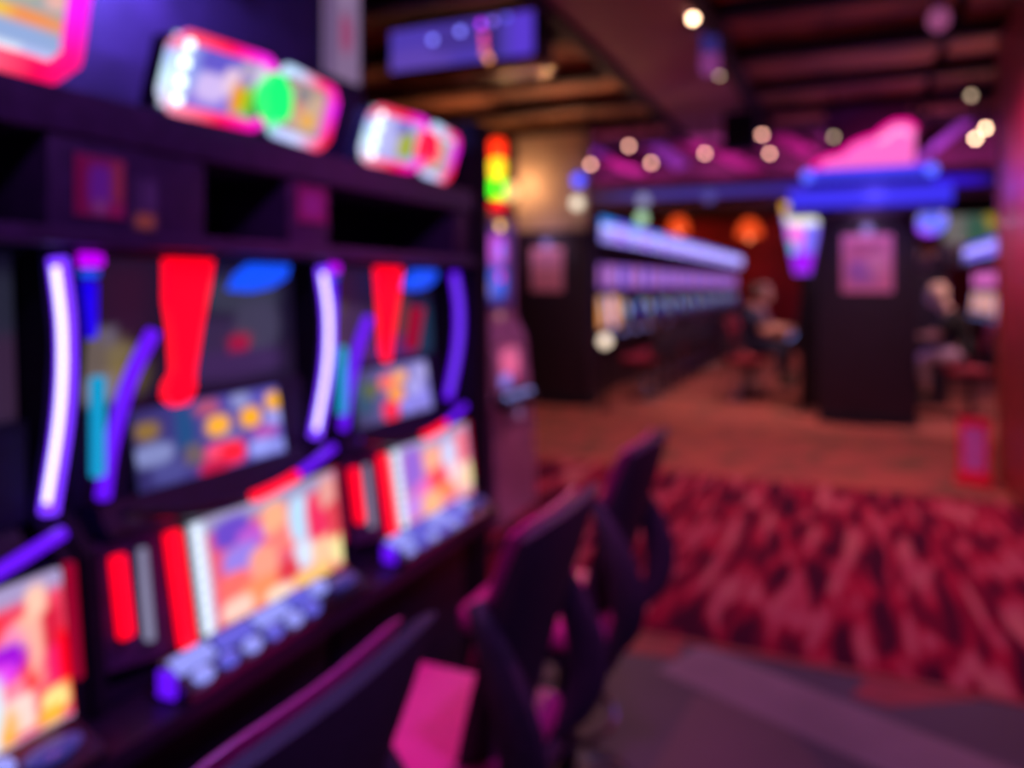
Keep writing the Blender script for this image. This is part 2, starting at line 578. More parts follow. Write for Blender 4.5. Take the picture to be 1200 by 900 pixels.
for (a, b_) in ((-0.3, 0.10), (0.86, 1.20), (1.46, 1.615), (2.30, 2.43)):
    bb(-1.44, -1.21, a, b_, 1.60, 1.757, 0.004).build('fascia_post', M_plum, bank)
# tall screen wall standing behind the bank
bb(-1.72, -1.66, -0.70, 2.43, 1.2, 3.1).build('rear_screen_wall', M_back, bank)


def arc(pts, n=24):
    """Smooth Catmull-Rom through points."""
    P = [Vector(p) for p in pts]
    P = [P[0] * 2 - P[1]] + P + [P[-1] * 2 - P[-2]]
    out = []
    for i in range(1, len(P) - 2):
        for k in range(n // (len(P) - 3)):
            t = k / (n // (len(P) - 3))
            a, b, c, e = P[i - 1], P[i], P[i + 1], P[i + 2]
            out.append(0.5 * ((2 * b) + (c - a) * t + (2 * a - 5 * b + 4 * c - e) * t * t + (3 * b - a - 3 * c + e) * t ** 3))
    out.append(P[-2])
    return out


UPPER = {
    1: paint('141028', [(0.9, 0.3, 0.3, 0.3, '3a2440'), (0.85, 0.7, 0.25, 0.2, '28283c')]),
    2: paint('1c1430', [(0.08, 0.30, 0.10, 0.24, '6c6058'), (0.19, 0.36, 0.05, 0.08, '7c7050'), (0.20, 0.22, 0.04, 0.06, '847440'), (0.12, 0.12, 0.06, 0.08, '8a8090'), (0.16, 0.48, 0.03, 0.06, '6a6478'), (0.26, 0.2, 0.04, 0.14, '5a5034'),
                        (0.72, 0.74, 0.20, 0.14, '3c3c52'), (0.62, 0.42, 0.2, 0.14, '3a2a50'), (0.80, 0.48, 0.12, 0.2, '45405c'),
                        (0.66, 0.18, 0.26, 0.12, '40285c'), (0.70, 0.36, 0.06, 0.07, 'b01040')]),
    3: paint('20183c', [(0.12, 0.35, 0.14, 0.3, '5a5048'), (0.30, 0.3, 0.14, 0.3, '40305a'), (0.62, 0.46, 0.16, 0.26, '5c3c40'), (0.60, 0.12, 0.24, 0.14, '5a2a70'), (0.9, 0.3, 0.1, 0.3, '203a5a')]),
}
REEL = {
    1: paint('1a1430', [(0.9, 0.75, 0.3, 0.3, '401030'), (0.85, 0.2, 0.15, 0.2, '6a3a30'), (0.95, 0.5, 0.1, 0.15, '30204a')]),
    2: paint(lambda u, v: tuple(a * (0.25 + 0.75 * u) for a in hexc('5a52b8')),
             [(0.08, 0.72, 0.07, 0.12, '8a6a38'), (0.10, 0.42, 0.12, 0.13, '8088c0'), (0.18, 0.16, 0.10, 0.12, '4a4a90'), (0.30, 0.62, 0.06, 0.3, '1c4a80'),
              (0.46, 0.86, 0.08, 0.10, 'b05070'), (0.52, 0.60, 0.08, 0.14, 'ffb030'), (0.76, 0.62, 0.08, 0.14, 'ffae18'), (0.96, 0.78, 0.07, 0.13, 'ffb428'),
              (0.70, 0.88, 0.07, 0.1, '8c90c8'), (0.95, 0.54, 0.08, 0.1, '9aa0f0'), (0.60, 0.40, 0.06, 0.1, '6868a8'), (0.86, 0.36, 0.1, 0.1, 'b050b0'),
              (0.50, 0.24, 0.09, 0.12, 'ff4a70'), (0.60, 0.20, 0.09, 0.16, 'ff2038'), (0.46, 0.06, 0.10, 0.1, 'c01848'), (0.82, 0.16, 0.10, 0.12, '98a0f8'),
              (0.96, 0.12, 0.1, 0.1, '8a90e8'), (0.34, 0.30, 0.06, 0.14, '6a5a60')]),
    3: paint(lambda u, v: tuple(a * (0.2 + 0.9 * u) for a in hexc('8078c8')),
             [(0.12, 0.5, 0.10, 0.3, '305070'), (0.20, 0.62, 0.08, 0.14, '606838'), (0.42, 0.70, 0.10, 0.14, 'ff7060'), (0.60, 0.76, 0.09, 0.12, 'ffb060'), (0.52, 0.44, 0.10, 0.16, 'ffa040'),
              (0.78, 0.5, 0.10, 0.14, 'b0a8f0'), (0.42, 0.16, 0.10, 0.2, 'ff2848'), (0.66, 0.2, 0.10, 0.14, '9088f0'), (0.88, 0.26, 0.10, 0.14, '9088f0'), (0.9, 0.78, 0.12, 0.14, 'a8a0e0')]),
}
MAIN = {
    1: paint('f04060', [(0.80, 0.95, 0.3, 0.07, 'a898c8'), (0.90, 0.80, 0.035, 0.16, 'ffc8b0'), (0.86, 0.68, 0.05, 0.10, 'ffb8a0'), (0.80, 0.66, 0.05, 0.08, 'ff90b8'), (0.78, 0.55, 0.07, 0.10, 'a010d8'),
                        (0.74, 0.46, 0.07, 0.08, 'e840f0'), (0.89, 0.52, 0.025, 0.22, 'ffb0a0'), (0.95, 0.62, 0.04, 0.16, 'd82040'), (0.95, 0.40, 0.05, 0.12, 'f02068'), (0.985, 0.36, 0.025, 0.26, 'ff0014'),
                        (0.80, 0.34, 0.06, 0.06, 'ff80a0'), (0.86, 0.34, 0.03, 0.05, 'ff2010'), (0.82, 0.18, 0.06, 0.12, 'ffd8d0'), (0.88, 0.2, 0.02, 0.14, 'ff5868'), (0.94, 0.16, 0.05, 0.08, 'ffe890'),
                        (0.92, 0.08, 0.05, 0.05, 'ffb838'), (0.76, 0.12, 0.04, 0.12, 'ffb040'), (0.68, 0.3, 0.08, 0.2, 'd8f0ff'), (0.70, 0.75, 0.08, 0.10, 'ff3030'), (0.68, 0.06, 0.06, 0.1, 'e0f0ff'),
                        (0.3, 0.5, 0.3, 0.4, 'ff7080'), (0.9, 0.005, 0.3, 0.02, 'a898c8')]),
    2: paint('e85878', [(0.5, 0.94, 0.55, 0.09, 'a098c0'), (0.02, 0.5, 0.05, 0.6, 'c8d8f0'), (0.22, 0.80, 0.12, 0.14, '6a48c8'), (0.34, 0.68, 0.10, 0.10, 'c058d0'), (0.26, 0.52, 0.12, 0.14, '9880e8'),
                        (0.20, 0.30, 0.10, 0.14, 'ff7068'), (0.40, 0.40, 0.10, 0.16, 'ffa088'), (0.36, 0.14, 0.14, 0.14, 'ff9060'), (0.20, 0.10, 0.1, 0.1, 'ffd0c0'),
                        (0.50, 0.76, 0.09, 0.16, 'ffb088'), (0.56, 0.54, 0.09, 0.12, 'ff8078'), (0.68, 0.66, 0.08, 0.22, 'b8e0ff'), (0.70, 0.30, 0.09, 0.14, 'd8e8ff'),
                        (0.56, 0.20, 0.08, 0.12, 'e03848'), (0.82, 0.60, 0.09, 0.24, 'f03060'), (0.92, 0.80, 0.07, 0.16, 'e8a098'), (0.86, 0.24, 0.12, 0.14, 'ffc8a0'),
                        (0.97, 0.2, 0.05, 0.16, 'fff0a8'), (0.74, 0.06, 0.16, 0.08, 'ffc878'), (0.48, 0.05, 0.1, 0.07, 'ffe0c8'), (0.95, 0.5, 0.04, 0.2, 'e04048')]),
    3: paint('d880b0', [(0.5, 0.95, 0.55, 0.08, 'a8a0c8'), (0.02, 0.5, 0.05, 0.6, 'c0d0e8'), (0.20, 0.66, 0.12, 0.30, '9868d8'), (0.46, 0.70, 0.12, 0.16, 'ffb090'), (0.30, 0.34, 0.10, 0.14, 'f070c8'),
                        (0.50, 0.42, 0.12, 0.14, 'ff5058'), (0.40, 0.14, 0.14, 0.16, 'ffb888'), (0.70, 0.68, 0.10, 0.18, 'd0d8ff'), (0.62, 0.22, 0.12, 0.12, 'ff8858'), (0.78, 0.40, 0.12, 0.16, 'ffd8e0'),
                        (0.88, 0.70, 0.08, 0.24, 'f07888'), (0.86, 0.22, 0.10, 0.16, 'ffc8b8'), (0.97, 0.3, 0.05, 0.18, 'fff0b0'), (0.16, 0.2, 0.1, 0.14, 'c888e8')]),
}


def slot_machine(k, yc, label):
    t = thing('slot_machine', label, 'slot machine', (FX, yc, 0.741), 0, None)
    Z = -0.741

    def b(*a, bev=0.0):
        return MB().box(a[0], a[1], a[2], a[3], a[4] + Z, a[5] + Z, bev)

    body = MB()
    body.box(-0.40, -0.17, -0.368, 0.368, 0.741 + Z, 1.565 + Z)
    body.box(-0.17, -0.01, -0.34, 0.34, 0.741 + Z, 0.762 + Z, 0.005)
    body.build('cabinet', M_cab, t)
    # side cheeks that carry the light strips
    for s in (-1, 1):
        y0 = s * 0.352
        prof = [(-0.17, 0.745), (0.0, 0.745), (-0.03, 1.02), (-0.11, 1.10), (-0.075, 1.25), (-0.06, 1.40), (-0.085, 1.562), (-0.17, 1.562)]
        MB().prism([(x, z + Z) for x, z in prof], 'y', y0 - 0.014, y0 + 0.014).build('side_cheek', M_black, t, smooth=False)
    # upper glass
    panel('upper_display', [(-0.135, -0.33, 1.262 + Z), (-0.135, 0.33, 1.262 + Z), (-0.15, 0.33, 1.556 + Z), (-0.15, -0.33, 1.556 + Z)], UPPER[k], SCREEN_DIM, t, 30, 16)
    fr = MB()
    for (y0, y1, z0, z1) in ((-0.338, 0.338, 1.556, 1.568), (-0.338, 0.338, 1.250, 1.262)):
        fr.box(-0.168, -0.12, y0, y1, z0 + Z, z1 + Z)
    fr.build('upper_bezel', M_vent, t)
    # middle reel display
    panel('reel_display', [(-0.080, -0.205, 1.088 + Z), (-0.080, 0.225, 1.088 + Z), (-0.108, 0.225, 1.250 + Z), (-0.108, -0.205, 1.250 + Z)], REEL[k], SCREEN, t, 34, 20)
    br = MB()
    br.hexa([(-0.168, -0.33, 1.03 + Z), (-0.04, -0.30, 1.03 + Z), (-0.04, 0.30, 1.03 + Z), (-0.168, 0.33, 1.03 + Z),
             (-0.168, -0.33, 1.086 + Z), (-0.085, -0.30, 1.086 + Z), (-0.085, 0.30, 1.086 + Z), (-0.168, 0.33, 1.086 + Z)])
    br.build('display_ledge', M_cab, t, smooth=False)
    MB().box(-0.168, -0.110, -0.33, 0.33, 1.086 + Z, 1.250 + Z).build('reel_backing', M_vent, t)
    # light strips
    core = {1: G_white, 2: G_white, 3: G_purple}[k]
    path = arc([(-0.062, 0.355, 1.548 + Z), (-0.042, 0.355, 1.42 + Z), (-0.048, 0.355, 1.28 + Z), (-0.086, 0.355, 1.10 + Z)], 24)
    ch = MB().tube([p + Vector((-0.006, 0.003, 0)) for p in path], 0.0165, 10, up=(0, 1, 0)).build('light_strip_halo', G_violet2 if k < 3 else G_violet, t)  # violet halo round the strip, added as a wider glowing tube
    MB().tube([p + Vector((0.004, -0.0110, -0.0)) for p in path[1:-1]], 0.0058, 10).build('light_strip', core, ch)
    MB().tube(arc([(-0.065, -0.30, 1.105 + Z), (-0.055, -0.292, 1.20 + Z), (-0.050, -0.255, 1.32 + Z), (-0.05, -0.20, 1.41 + Z)], 18), 0.0135, 8).build('curved_violet_reflection', G_violet, t)  # violet reflection along the left edge, built as a glowing tube
    b(-0.065, -0.045, -0.330, -0.308, 1.15, 1.335, bev=0.006).build('teal_light_bar', G_teal, t)
    b(-0.115, -0.095, -0.315, -0.285, 1.40, 1.51, bev=0.006).build('blue_light_bar', G_deepblue, t)
    b(-0.115, -0.088, -0.325, -0.275, 1.535, 1.562, bev=0.010).build('magenta_lamp', G_magenta, t)
    b(-0.113, -0.090, -0.315, -0.285, 1.517, 1.530, bev=0.005).build('blue_lamp', G_blue, t)
    # red glow on the upper glass as emissive flame shape, and blue fan shaped lamp
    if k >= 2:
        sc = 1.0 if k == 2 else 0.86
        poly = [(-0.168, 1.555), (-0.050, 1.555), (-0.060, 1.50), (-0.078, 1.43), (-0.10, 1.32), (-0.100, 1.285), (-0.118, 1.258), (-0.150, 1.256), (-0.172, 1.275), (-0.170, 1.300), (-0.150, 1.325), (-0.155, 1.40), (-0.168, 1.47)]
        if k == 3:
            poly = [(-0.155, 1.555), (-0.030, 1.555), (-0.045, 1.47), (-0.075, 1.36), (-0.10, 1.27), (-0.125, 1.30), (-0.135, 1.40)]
        MB().prism([(y, z + Z) for y, z in poly], 'x', -0.062, -0.042).build('red_flame_glow', G_red, t, smooth=False)
        fan = [(0.02, 1.490), (0.04, 1.525), (0.085, 1.552), (0.21, 1.552), (0.20, 1.520), (0.145, 1.496), (0.08, 1.486)]
        MB().prism([(y, z + Z) for y, z in fan], 'x', -0.075, -0.052).build('blue_fan_lamp', G_blue, t, smooth=False)
        if k == 3:
            MB().prism([(y, z + Z) for y, z in [(0.03, 1.30), (0.09, 1.295), (0.135, 1.43), (0.07, 1.435)]], 'x', -0.075, -0.058).build('dim_red_glow', G_dred, t, smooth=False)
    # curved strip over the main screen: violet ends, red middle
    P_ = [(-0.010, -0.30, 1.082 + Z), (0.000, -0.15, 1.044 + Z), (0.004, 0.0, 1.034 + Z), (0.000, 0.15, 1.044 + Z), (-0.010, 0.325, 1.084 + Z)]
    ap = arc(P_, 32)
    MB().tube(ap[25:], 0.0115, 8).build('arc_light', G_violet, t)
    MB().tube(ap[:17], 0.0100, 8).build('arc_trim', M_dchrome, t)
    MB().tube(ap[17:26], 0.0125, 8).build('arc_light', G_red if k > 1 else G_violet, t)
    # main screen
    y0, y1 = -0.152, 0.312
    panel('main_screen', [(0.030, y0 + 0.010, 0.800 + Z), (0.030, y1 + 0.004, 0.790 + Z), (0.002, y1, 1.030 + Z), (0.002, y0, 1.022 + Z)], MAIN[k], SCREEN, t, 40, 26, 0.02)
    MB().hexa([(-0.168, y0 - 0.01, 0.760 + Z), (0.012, y0 - 0.01, 0.760 + Z), (0.012, y1 + 0.012, 0.760 + Z), (-0.168, y1 + 0.012, 0.760 + Z),
               (-0.168, y0 - 0.01, 1.030 + Z), (-0.019, y0 - 0.01, 1.030 + Z), (-0.019, y1 + 0.012, 1.030 + Z), (-0.168, y1 + 0.012, 1.030 + Z)]).build('screen_housing', M_cab, t, smooth=False)
    # left bezel wing with red and white LED strips, slim red strip on the right
    MB().hexa([(-0.168, y0 - 0.18, 0.80 + Z), (-0.03, y0 - 0.18, 0.80 + Z), (0.012, y0 - 0.012, 0.78 + Z), (-0.168, y0 - 0.012, 0.78 + Z),
               (-0.168, y0 - 0.18, 1.02 + Z), (-0.05, y0 - 0.18, 1.02 + Z), (-0.018, y0 - 0.012, 1.03 + Z), (-0.168, y0 - 0.012, 1.03 + Z)]).build('bezel_wing', M_plum, t, smooth=False)

    def led(nm, y, hw, z0, z1, m_, xb, xt, yt=0.0):
        MB().hexa([(xb - 0.016, y - hw, z0 + Z), (xb, y - hw, z0 + Z), (xb, y + hw, z0 + Z), (xb - 0.016, y + hw, z0 + Z),
                   (xt - 0.016, y - hw + yt, z1 + Z), (xt, y - hw + yt, z1 + Z), (xt, y + hw + yt, z1 + Z), (xt - 0.016, y + hw + yt, z1 + Z)]).build(nm, m_, t)
    led('red_led_strip', -0.180, 0.015, 0.795, 1.018, G_red, 0.028, 0.0, -0.012)
    led('white_led_strip', -0.246, 0.006, 0.830, 1.00, G_icedim, 0.000, -0.022)
    led('red_led_strip', -0.293, 0.012, 0.855, 1.00, G_red, -0.005, -0.028)
    led('red_led_strip', 0.334, 0.006, 0.84, 1.03, G_dred, 0.020, 0.0)
    led_m = MB()
    for q_ in range(9):
        led_m.ball((0.033 - q_ * 0.0030, y0 + 0.012 - q_ * 0.0011, 0.812 + q_ * 0.0245 + Z), 0.0085, seg=8)
    led_m.build('white_led_row', G_ice, t)
    # button deck
    dk = MB().hexa([(0.03, -0.265, 0.742 + Z), (0.112, -0.265, 0.742 + Z), (0.112, 0.315, 0.742 + Z), (0.03, 0.315, 0.742 + Z),
                    (0.034, -0.262, 0.800 + Z), (0.114, -0.262, 0.757 + Z), (0.114, 0.312, 0.757 + Z), (0.034, 0.312, 0.792 + Z)]).build('button_deck', M_dchrome, t, smooth=False)

    def deck(a, v, e=0.0):   # a = across, v = 0 back .. 1 front
        return (0.034 + v * 0.080 + e * 0.48, a, 0.798 - v * 0.042 + e * 0.88 + Z)
    for q_, a in enumerate((-0.215, -0.150, -0.085, -0.020, 0.045, 0.105)):
        c = deck(a, 0.74, 0.004)
        MB().ball(c, 0.024, 0.75, 1, 0.6, 10).build('button', G_button if q_ % 2 else G_button2, dk)
    for q_, (a0, a1) in enumerate(((-0.25, -0.16), (-0.145, -0.05), (-0.035, 0.06), (0.075, 0.135))):
        pts = []
        for (aa, v, e) in ((a0, 0.50, 0.0), (a0, 0.08, 0.0), (a1, 0.08, 0.0), (a1, 0.50, 0.0), (a0, 0.50, 0.008), (a0, 0.08, 0.008), (a1, 0.08, 0.008), (a1, 0.50, 0.008)):
            pts.append(deck(aa, v, e))
        MB().hexa(pts).build('wide_button', G_button2 if q_ in (0, 2) else G_button, dk, smooth=False)
    MB().ball(deck(0.165, 0.35, 0.010), 0.026, 0.8, 1, 0.6, 12).build('spin_button', G_button2, dk)
    MB().ball(deck(0.245, 0.50, 0.006), 0.030, 0.8, 1.6, 0.4, 12).build('card_slot', glow('card_slot_glow', (0.08, 0.07, 0.5), 0.5), dk)
    MB().box(0.045, 0.085, -0.277, -0.267, 0.748 + Z, 0.796 + Z, 0.004).build('deck_end_lamp', G_violet, dk)
    return t


SM1 = slot_machine(1, 0.5625, 'nearest slot machine at left edge with pink and red main screen')
SM2 = slot_machine(2, 1.3075, 'middle slot machine with gold coin reel display and big red flame shaped glow')
SM3 = slot_machine(3, 2.0525, 'farthest slot machine of the near bank beside its black end panel')

# stickers on the fascia posts
s1 = panel('picture_sticker', [(-1.205, 0.905, 1.622), (-1.205, 1.005, 1.622), (-1.205, 1.005, 1.728), (-1.205, 0.905, 1.728)],
           paint('b0306a', [(0.5, 0.5, 0.25, 0.36, '9a48b8'), (0.85, 0.6, 0.14, 0.36, 'd06060'), (0.5, 0.15, 0.16, 0.14, 'c07aa0'), (0.12, 0.5, 0.12, 0.5, 'b01058'), (0.8, 0.1, 0.2, 0.1, 'd03070')]), PRINT, None, 12, 12, 0.003)
tag(s1, 'square red and violet picture sticker on the dark fascia post', 'sticker')
s2 = panel('notice_sticker', [(-1.205, 1.020, 1.605), (-1.205, 1.078, 1.605), (-1.205, 1.078, 1.700), (-1.205, 1.020, 1.700)],
           paint('584068', [(0.5, 0.15, 0.4, 0.16, 'e0a050'), (0.7, 0.7, 0.2, 0.3, '705880')]), PRINT, None, 8, 8, 0.003)
tag(s2, 'small grey violet sticker with orange foot beside the square picture sticker', 'sticker')
s3 = panel('picture_sticker', [(-1.205, 1.485, 1.655), (-1.205, 1.600, 1.655), (-1.205, 1.600, 1.745), (-1.205, 1.485, 1.745)],
           paint('8a1c68', [(0.5, 0.5, 0.3, 0.3, '9a3890')]), PRINT, None, 8, 8, 0.003)
tag(s3, 'plum pink square sticker on the post above the middle machine right edge', 'sticker')


# toppers
def border_col(stops):
    st = [(a, hexc(c)) for a, c in stops]

    def f(s):
        for i in range(len(st) - 1):
            if s <= st[i + 1][0]:
                k = (s - st[i][0]) / max(1e-6, st[i + 1][0] - st[i][0])
                return tuple(st[i][1][j] * (1 - k) + st[i + 1][1][j] * k for j in range(3))
        return st[-1][1]
    return f


def border(name, corners, r, f, parent, n=14):
    """LED tube running round four corners (bl, br, tr, tl), colour by position along it."""
    P = [Vector(c) for c in corners]
    pts = []
    for i in range(4):
        a, b_ = P[i], P[(i + 1) % 4]
        L = (b_ - a).length
        c0 = min(0.18, 0.03 / L)
        for k in range(n):
            pts.append(a.lerp(b_, c0 + (1 - 2 * c0) * k / (n - 1)))
    m = len(pts)
    nrm = (P[1] - P[0]).cross(P[3] - P[0]).normalized()
    verts, cols, faces = [], [], []
    S = 8
    for i, p in enumerate(pts):
        dd = (pts[(i + 1) % m] - pts[i - 1]).normalized()
        s = dd.cross(nrm).normalized()
        for k in range(S):
            verts.append(tuple(p + s * r * math.cos(2 * PI * k / S) + nrm * r * math.sin(2 * PI * k / S)))
            cols.append(f(i / m))
    for i in range(m):
        j = (i + 1) % m
        for k in range(S):
            l = (k + 1) % S
            faces.append((i * S + k, i * S + l, j * S + l, j * S + k))
    me = bpy.data.meshes.new(name)
    me.from_pydata(verts, [], faces)
    ca = me.color_attributes.new('Col', 'FLOAT_COLOR', 'POINT')
    for i, c in enumerate(cols):
        ca.data[i].color = c + (1,)
    me.materials.append(attr_mat('led_border', 1.2))
    for p in me.polygons:
        p.use_smooth = True
    o = bpy.data.objects.new(name, me)
    C.objects.link(o)
    o.parent = parent
    return o


def topper(yc, w, label, colA, colB, hub, hub_shape, leds):
    t = thing('topper_display', label, 'sign', (FX - 0.045, yc, 1.836))
    h0, h1 = 0.026, 0.170
    xb, xt, rg = -0.02, 0.025, 0.035     # bottom, top, ridge push
    L, Rr = -w / 2, w / 2
    A = [(xb, L, h0), (xb + rg, -0.005, h0), (xt + rg, -0.005, h1), (xt, L, h1)]
    B = [(xb + rg, 0.005, h0), (xb, Rr, h0), (xt, Rr, h1), (xt + rg, 0.005, h1)]
    MB().hexa([(xb - 0.06, L, h0), (xb - 0.012, L, h0), (xb + rg - 0.012, 0, h0), (xb - 0.06, 0, h0), (xt - 0.06, L, h1), (xt - 0.012, L, h1), (xt + rg - 0.012, 0, h1), (xt - 0.06, 0, h1)]).hexa(
        [(xb - 0.06, 0, h0), (xb + rg - 0.012, 0, h0), (xb - 0.012, Rr, h0), (xb - 0.06, Rr, h0), (xt - 0.06, 0, h1), (xt + rg - 0.012, 0, h1), (xt - 0.012, Rr, h1), (xt - 0.06, Rr, h1)]).build('back_case', M_cab, t, smooth=False)
    for y in (-w * 0.3, w * 0.3):
        MB().box(-0.07, -0.01, y - 0.03, y + 0.03, 0.0, h0, 0.004).build('foot', M_metalblack, t)
    panel('left_screen', A, colA, SCREEN, t, 24, 14, 0.008)
    panel('right_screen', B, colB, SCREEN, t, 20, 14, 0.008)
    pinkf = border_col([(0, 'ff8aa8'), (0.12, 'ff0a50'), (0.24, 'ff00c8'), (0.30, 'e000ff'), (0.45, 'ff10e0'), (0.52, 'ff20e8'), (0.62, 'ff0048'), (0.74, 'ff5070'), (0.78, 'a8c0ff'), (0.9, 'd0f0ff'), (1, 'd8d8ff')])
    pinkg = border_col([(0, 'b8c8ff'), (0.1, 'c8d0ff'), (0.2, 'ff5080'), (0.25, 'ff1040'), (0.32, 'ff20a0'), (0.45, 'f000ff'), (0.5, 'ff20b0'), (0.58, 'ff3070'), (0.7, 'b8d8ff'), (0.75, 'c0e0ff'), (0.8, hub), (1, hub)])
    border('left_led_border', A, 0.012, pinkf, t)
    border('right_led_border', B, 0.012, pinkg, t)
    for k in range(leds):
        v = 0.12 + 0.76 * k / (leds - 1)
        MB().ball((xb + 0.012 + (xt - xb) * v, L + 0.028, h0 + (h1 - h0) * v), 0.0105, seg=8).build('led_bulb', glow('led_bulb_glow', (0.75, 0.92, 1.0), 2.6), t)
    if hub_shape == 8:
        poly = [(0.045 * math.cos(PI / 8 + k * PI / 4) - 0.005, (h0 + h1) / 2 - 0.005 + 0.058 * math.sin(PI / 8 + k * PI / 4)) for k in range(8)]
    else:
        poly = [(-0.040, 0.06), (0.035, 0.055), (0.045, 0.10), (0.035, 0.142), (-0.035, 0.142)]
    MB().prism(poly, 'x', rg - 0.005, rg + 0.032).build('centre_lamp', glow('hub_' + hub, hub, 1.25), t, smooth=False)
    return t


topper(1.40, 0.53, 'lit topper sign with green centre lamp above the middle slot machine',
       paint('8a70d8', [(0.08, 0.5, 0.12, 0.6, 'dff0ff'), (0.26, 0.6, 0.1, 0.3, '8c98e8'), (0.45, 0.75, 0.2, 0.2, '6458c8'), (0.40, 0.4, 0.14, 0.2, 'd0b8f0'), (0.58, 0.55, 0.08, 0.2, 'e8c8e0'),
                        (0.66, 0.34, 0.06, 0.24, 'e89a20'), (0.78, 0.34, 0.06, 0.26, '8cc810'), (0.88, 0.3, 0.05, 0.24, '2c8a30'), (0.72, 0.78, 0.08, 0.14, 'b0a0c0'), (0.90, 0.74, 0.10, 0.2, 'd8d0e0')]),
       paint('a08888', [(0.55, 0.5, 0.34, 0.34, 'c8a890'), (0.45, 0.72, 0.12, 0.12, '808088'), (0.6, 0.34, 0.12, 0.12, 'e8a848'), (0.4, 0.5, 0.08, 0.1, 'd08878'), (0.92, 0.5, 0.1, 0.5, 'd858c0'), (0.5, 0.05, 0.5, 0.08, 'c0c8f0')]),
       '10f070', 8, 4)
topper(2.095, 0.52, 'smaller lit topper sign with red centre lamp above the farthest near slot machine',
       paint('a8a0e8', [(0.10, 0.5, 0.14, 0.6, 'e0f4ff'), (0.34, 0.5, 0.14, 0.4, 'b8b8f0'), (0.58, 0.74, 0.14, 0.16, '7870c8'), (0.64, 0.42, 0.10, 0.26, 'b0b020'), (0.78, 0.46, 0.08, 0.26, '78a038'), (0.9, 0.6, 0.08, 0.3, 'd8a8d8')]),
       paint('a89898', [(0.6, 0.5, 0.26, 0.34, 'c0a8a0'), (0.9, 0.5, 0.12, 0.5, 'c860d0'), (0.5, 0.92, 0.4, 0.1, 'b8d0f8')]),
       'ff0840', 5, 4)
# big topper of the nearest machine
t = thing('topper_display', 'large lit topper screen with magenta frame above the nearest slot machine', 'sign', (FX - 0.03, 0.60, 1.836))
cr = [(-0.02, -0.44, 0.030), (-0.02, 0.325, 0.030), (0.045, 0.325, 0.34), (0.045, -0.44, 0.34)]
panel('screen', cr, paint('98a4a8', [(0.5, 0.05, 0.6, 0.07, 'c0c4f4'), (0.55, 0.15, 0.5, 0.06, '90a8d8'), (0.5, 0.245, 0.55, 0.045, 'f0904c'), (0.80, 0.25, 0.06, 0.03, 'f0c040'), (0.88, 0.42, 0.035, 0.07, 'e8c030'),
                                   (0.95, 0.38, 0.03, 0.06, 'e8b0a8'), (0.80, 0.36, 0.04, 0.05, 'd8d8d0'), (0.72, 0.45, 0.08, 0.1, '605a80'), (0.85, 0.62, 0.2, 0.08, '98c8b0'), (0.95, 0.55, 0.03, 0.1, 'c8d8d0'), (0.84, 0.07, 0.04, 0.04, 'e8f0ff')]), SCREEN, t, 48, 26, 0.012)
border('led_border', cr, 0.020, border_col([(0, 'd0e0ff'), (0.12, 'c8d8ff'), (0.165, 'ff8aa8'), (0.22, 'ff0850'), (0.26, 'ff1090'), (0.32, 'f818e8'), (0.45, 'f020ff'), (0.5, 'ff20d0'), (0.75, 'ff60a0'), (1, 'd0e0ff')]), t, 18)
MB().hexa([(-0.10, -0.44, 0.030), (-0.034, -0.44, 0.030), (-0.034, 0.325, 0.030), (-0.10, 0.325, 0.030), (-0.03, -0.44, 0.34), (0.030, -0.44, 0.34), (0.030, 0.325, 0.34), (-0.03, 0.325, 0.34)]).build('back_case', M_cab, t, smooth=False)
for y in (-0.28, 0.28):
    MB().box(-0.09, -0.03, y - 0.03, y + 0.03, 0, 0.034, 0.004).build('foot', M_metalblack, t)

# blue light bar behind the toppers, hanging poster on the rear wall
t = thing('light_bar', 'blue light bar on the dark rear wall above the middle machine', 'lamp', (-1.655, 1.30, 2.38))
MB().box(-0.004, 0.05, -0.34, 0.34, -0.02, 0.03, 0.004).build('housing', M_metalblack, t)
MB().box(0.05, 0.062, -0.32, 0.32, -0.012, 0.022, 0.004).build('tube', glow('blue_tube', (0.2, 0.2, 1.0), 3.0), t)
ps = panel('wall_poster', [(-1.648, 2.17, 2.24), (-1.648, 2.385, 2.24), (-1.648, 2.385, 2.66), (-1.648, 2.17, 2.66)],
           paint('a888b8', [(0.6, 0.40, 0.16, 0.16, 'c05088'), (0.15, 0.5, 0.12, 0.6, '7a5f95'), (0.1, 0.86, 0.2, 0.12, 'b02040'), (0.6, 0.75, 0.2, 0.1, 'b898c8')]), attr_mat('poster_added_glow', 0.55), None, 12, 16, 0.008)  # emission added to brighten the poster print, which has no backlight
tag(ps, 'pale lilac poster with a red blot on the rear wall over the far topper', 'poster')

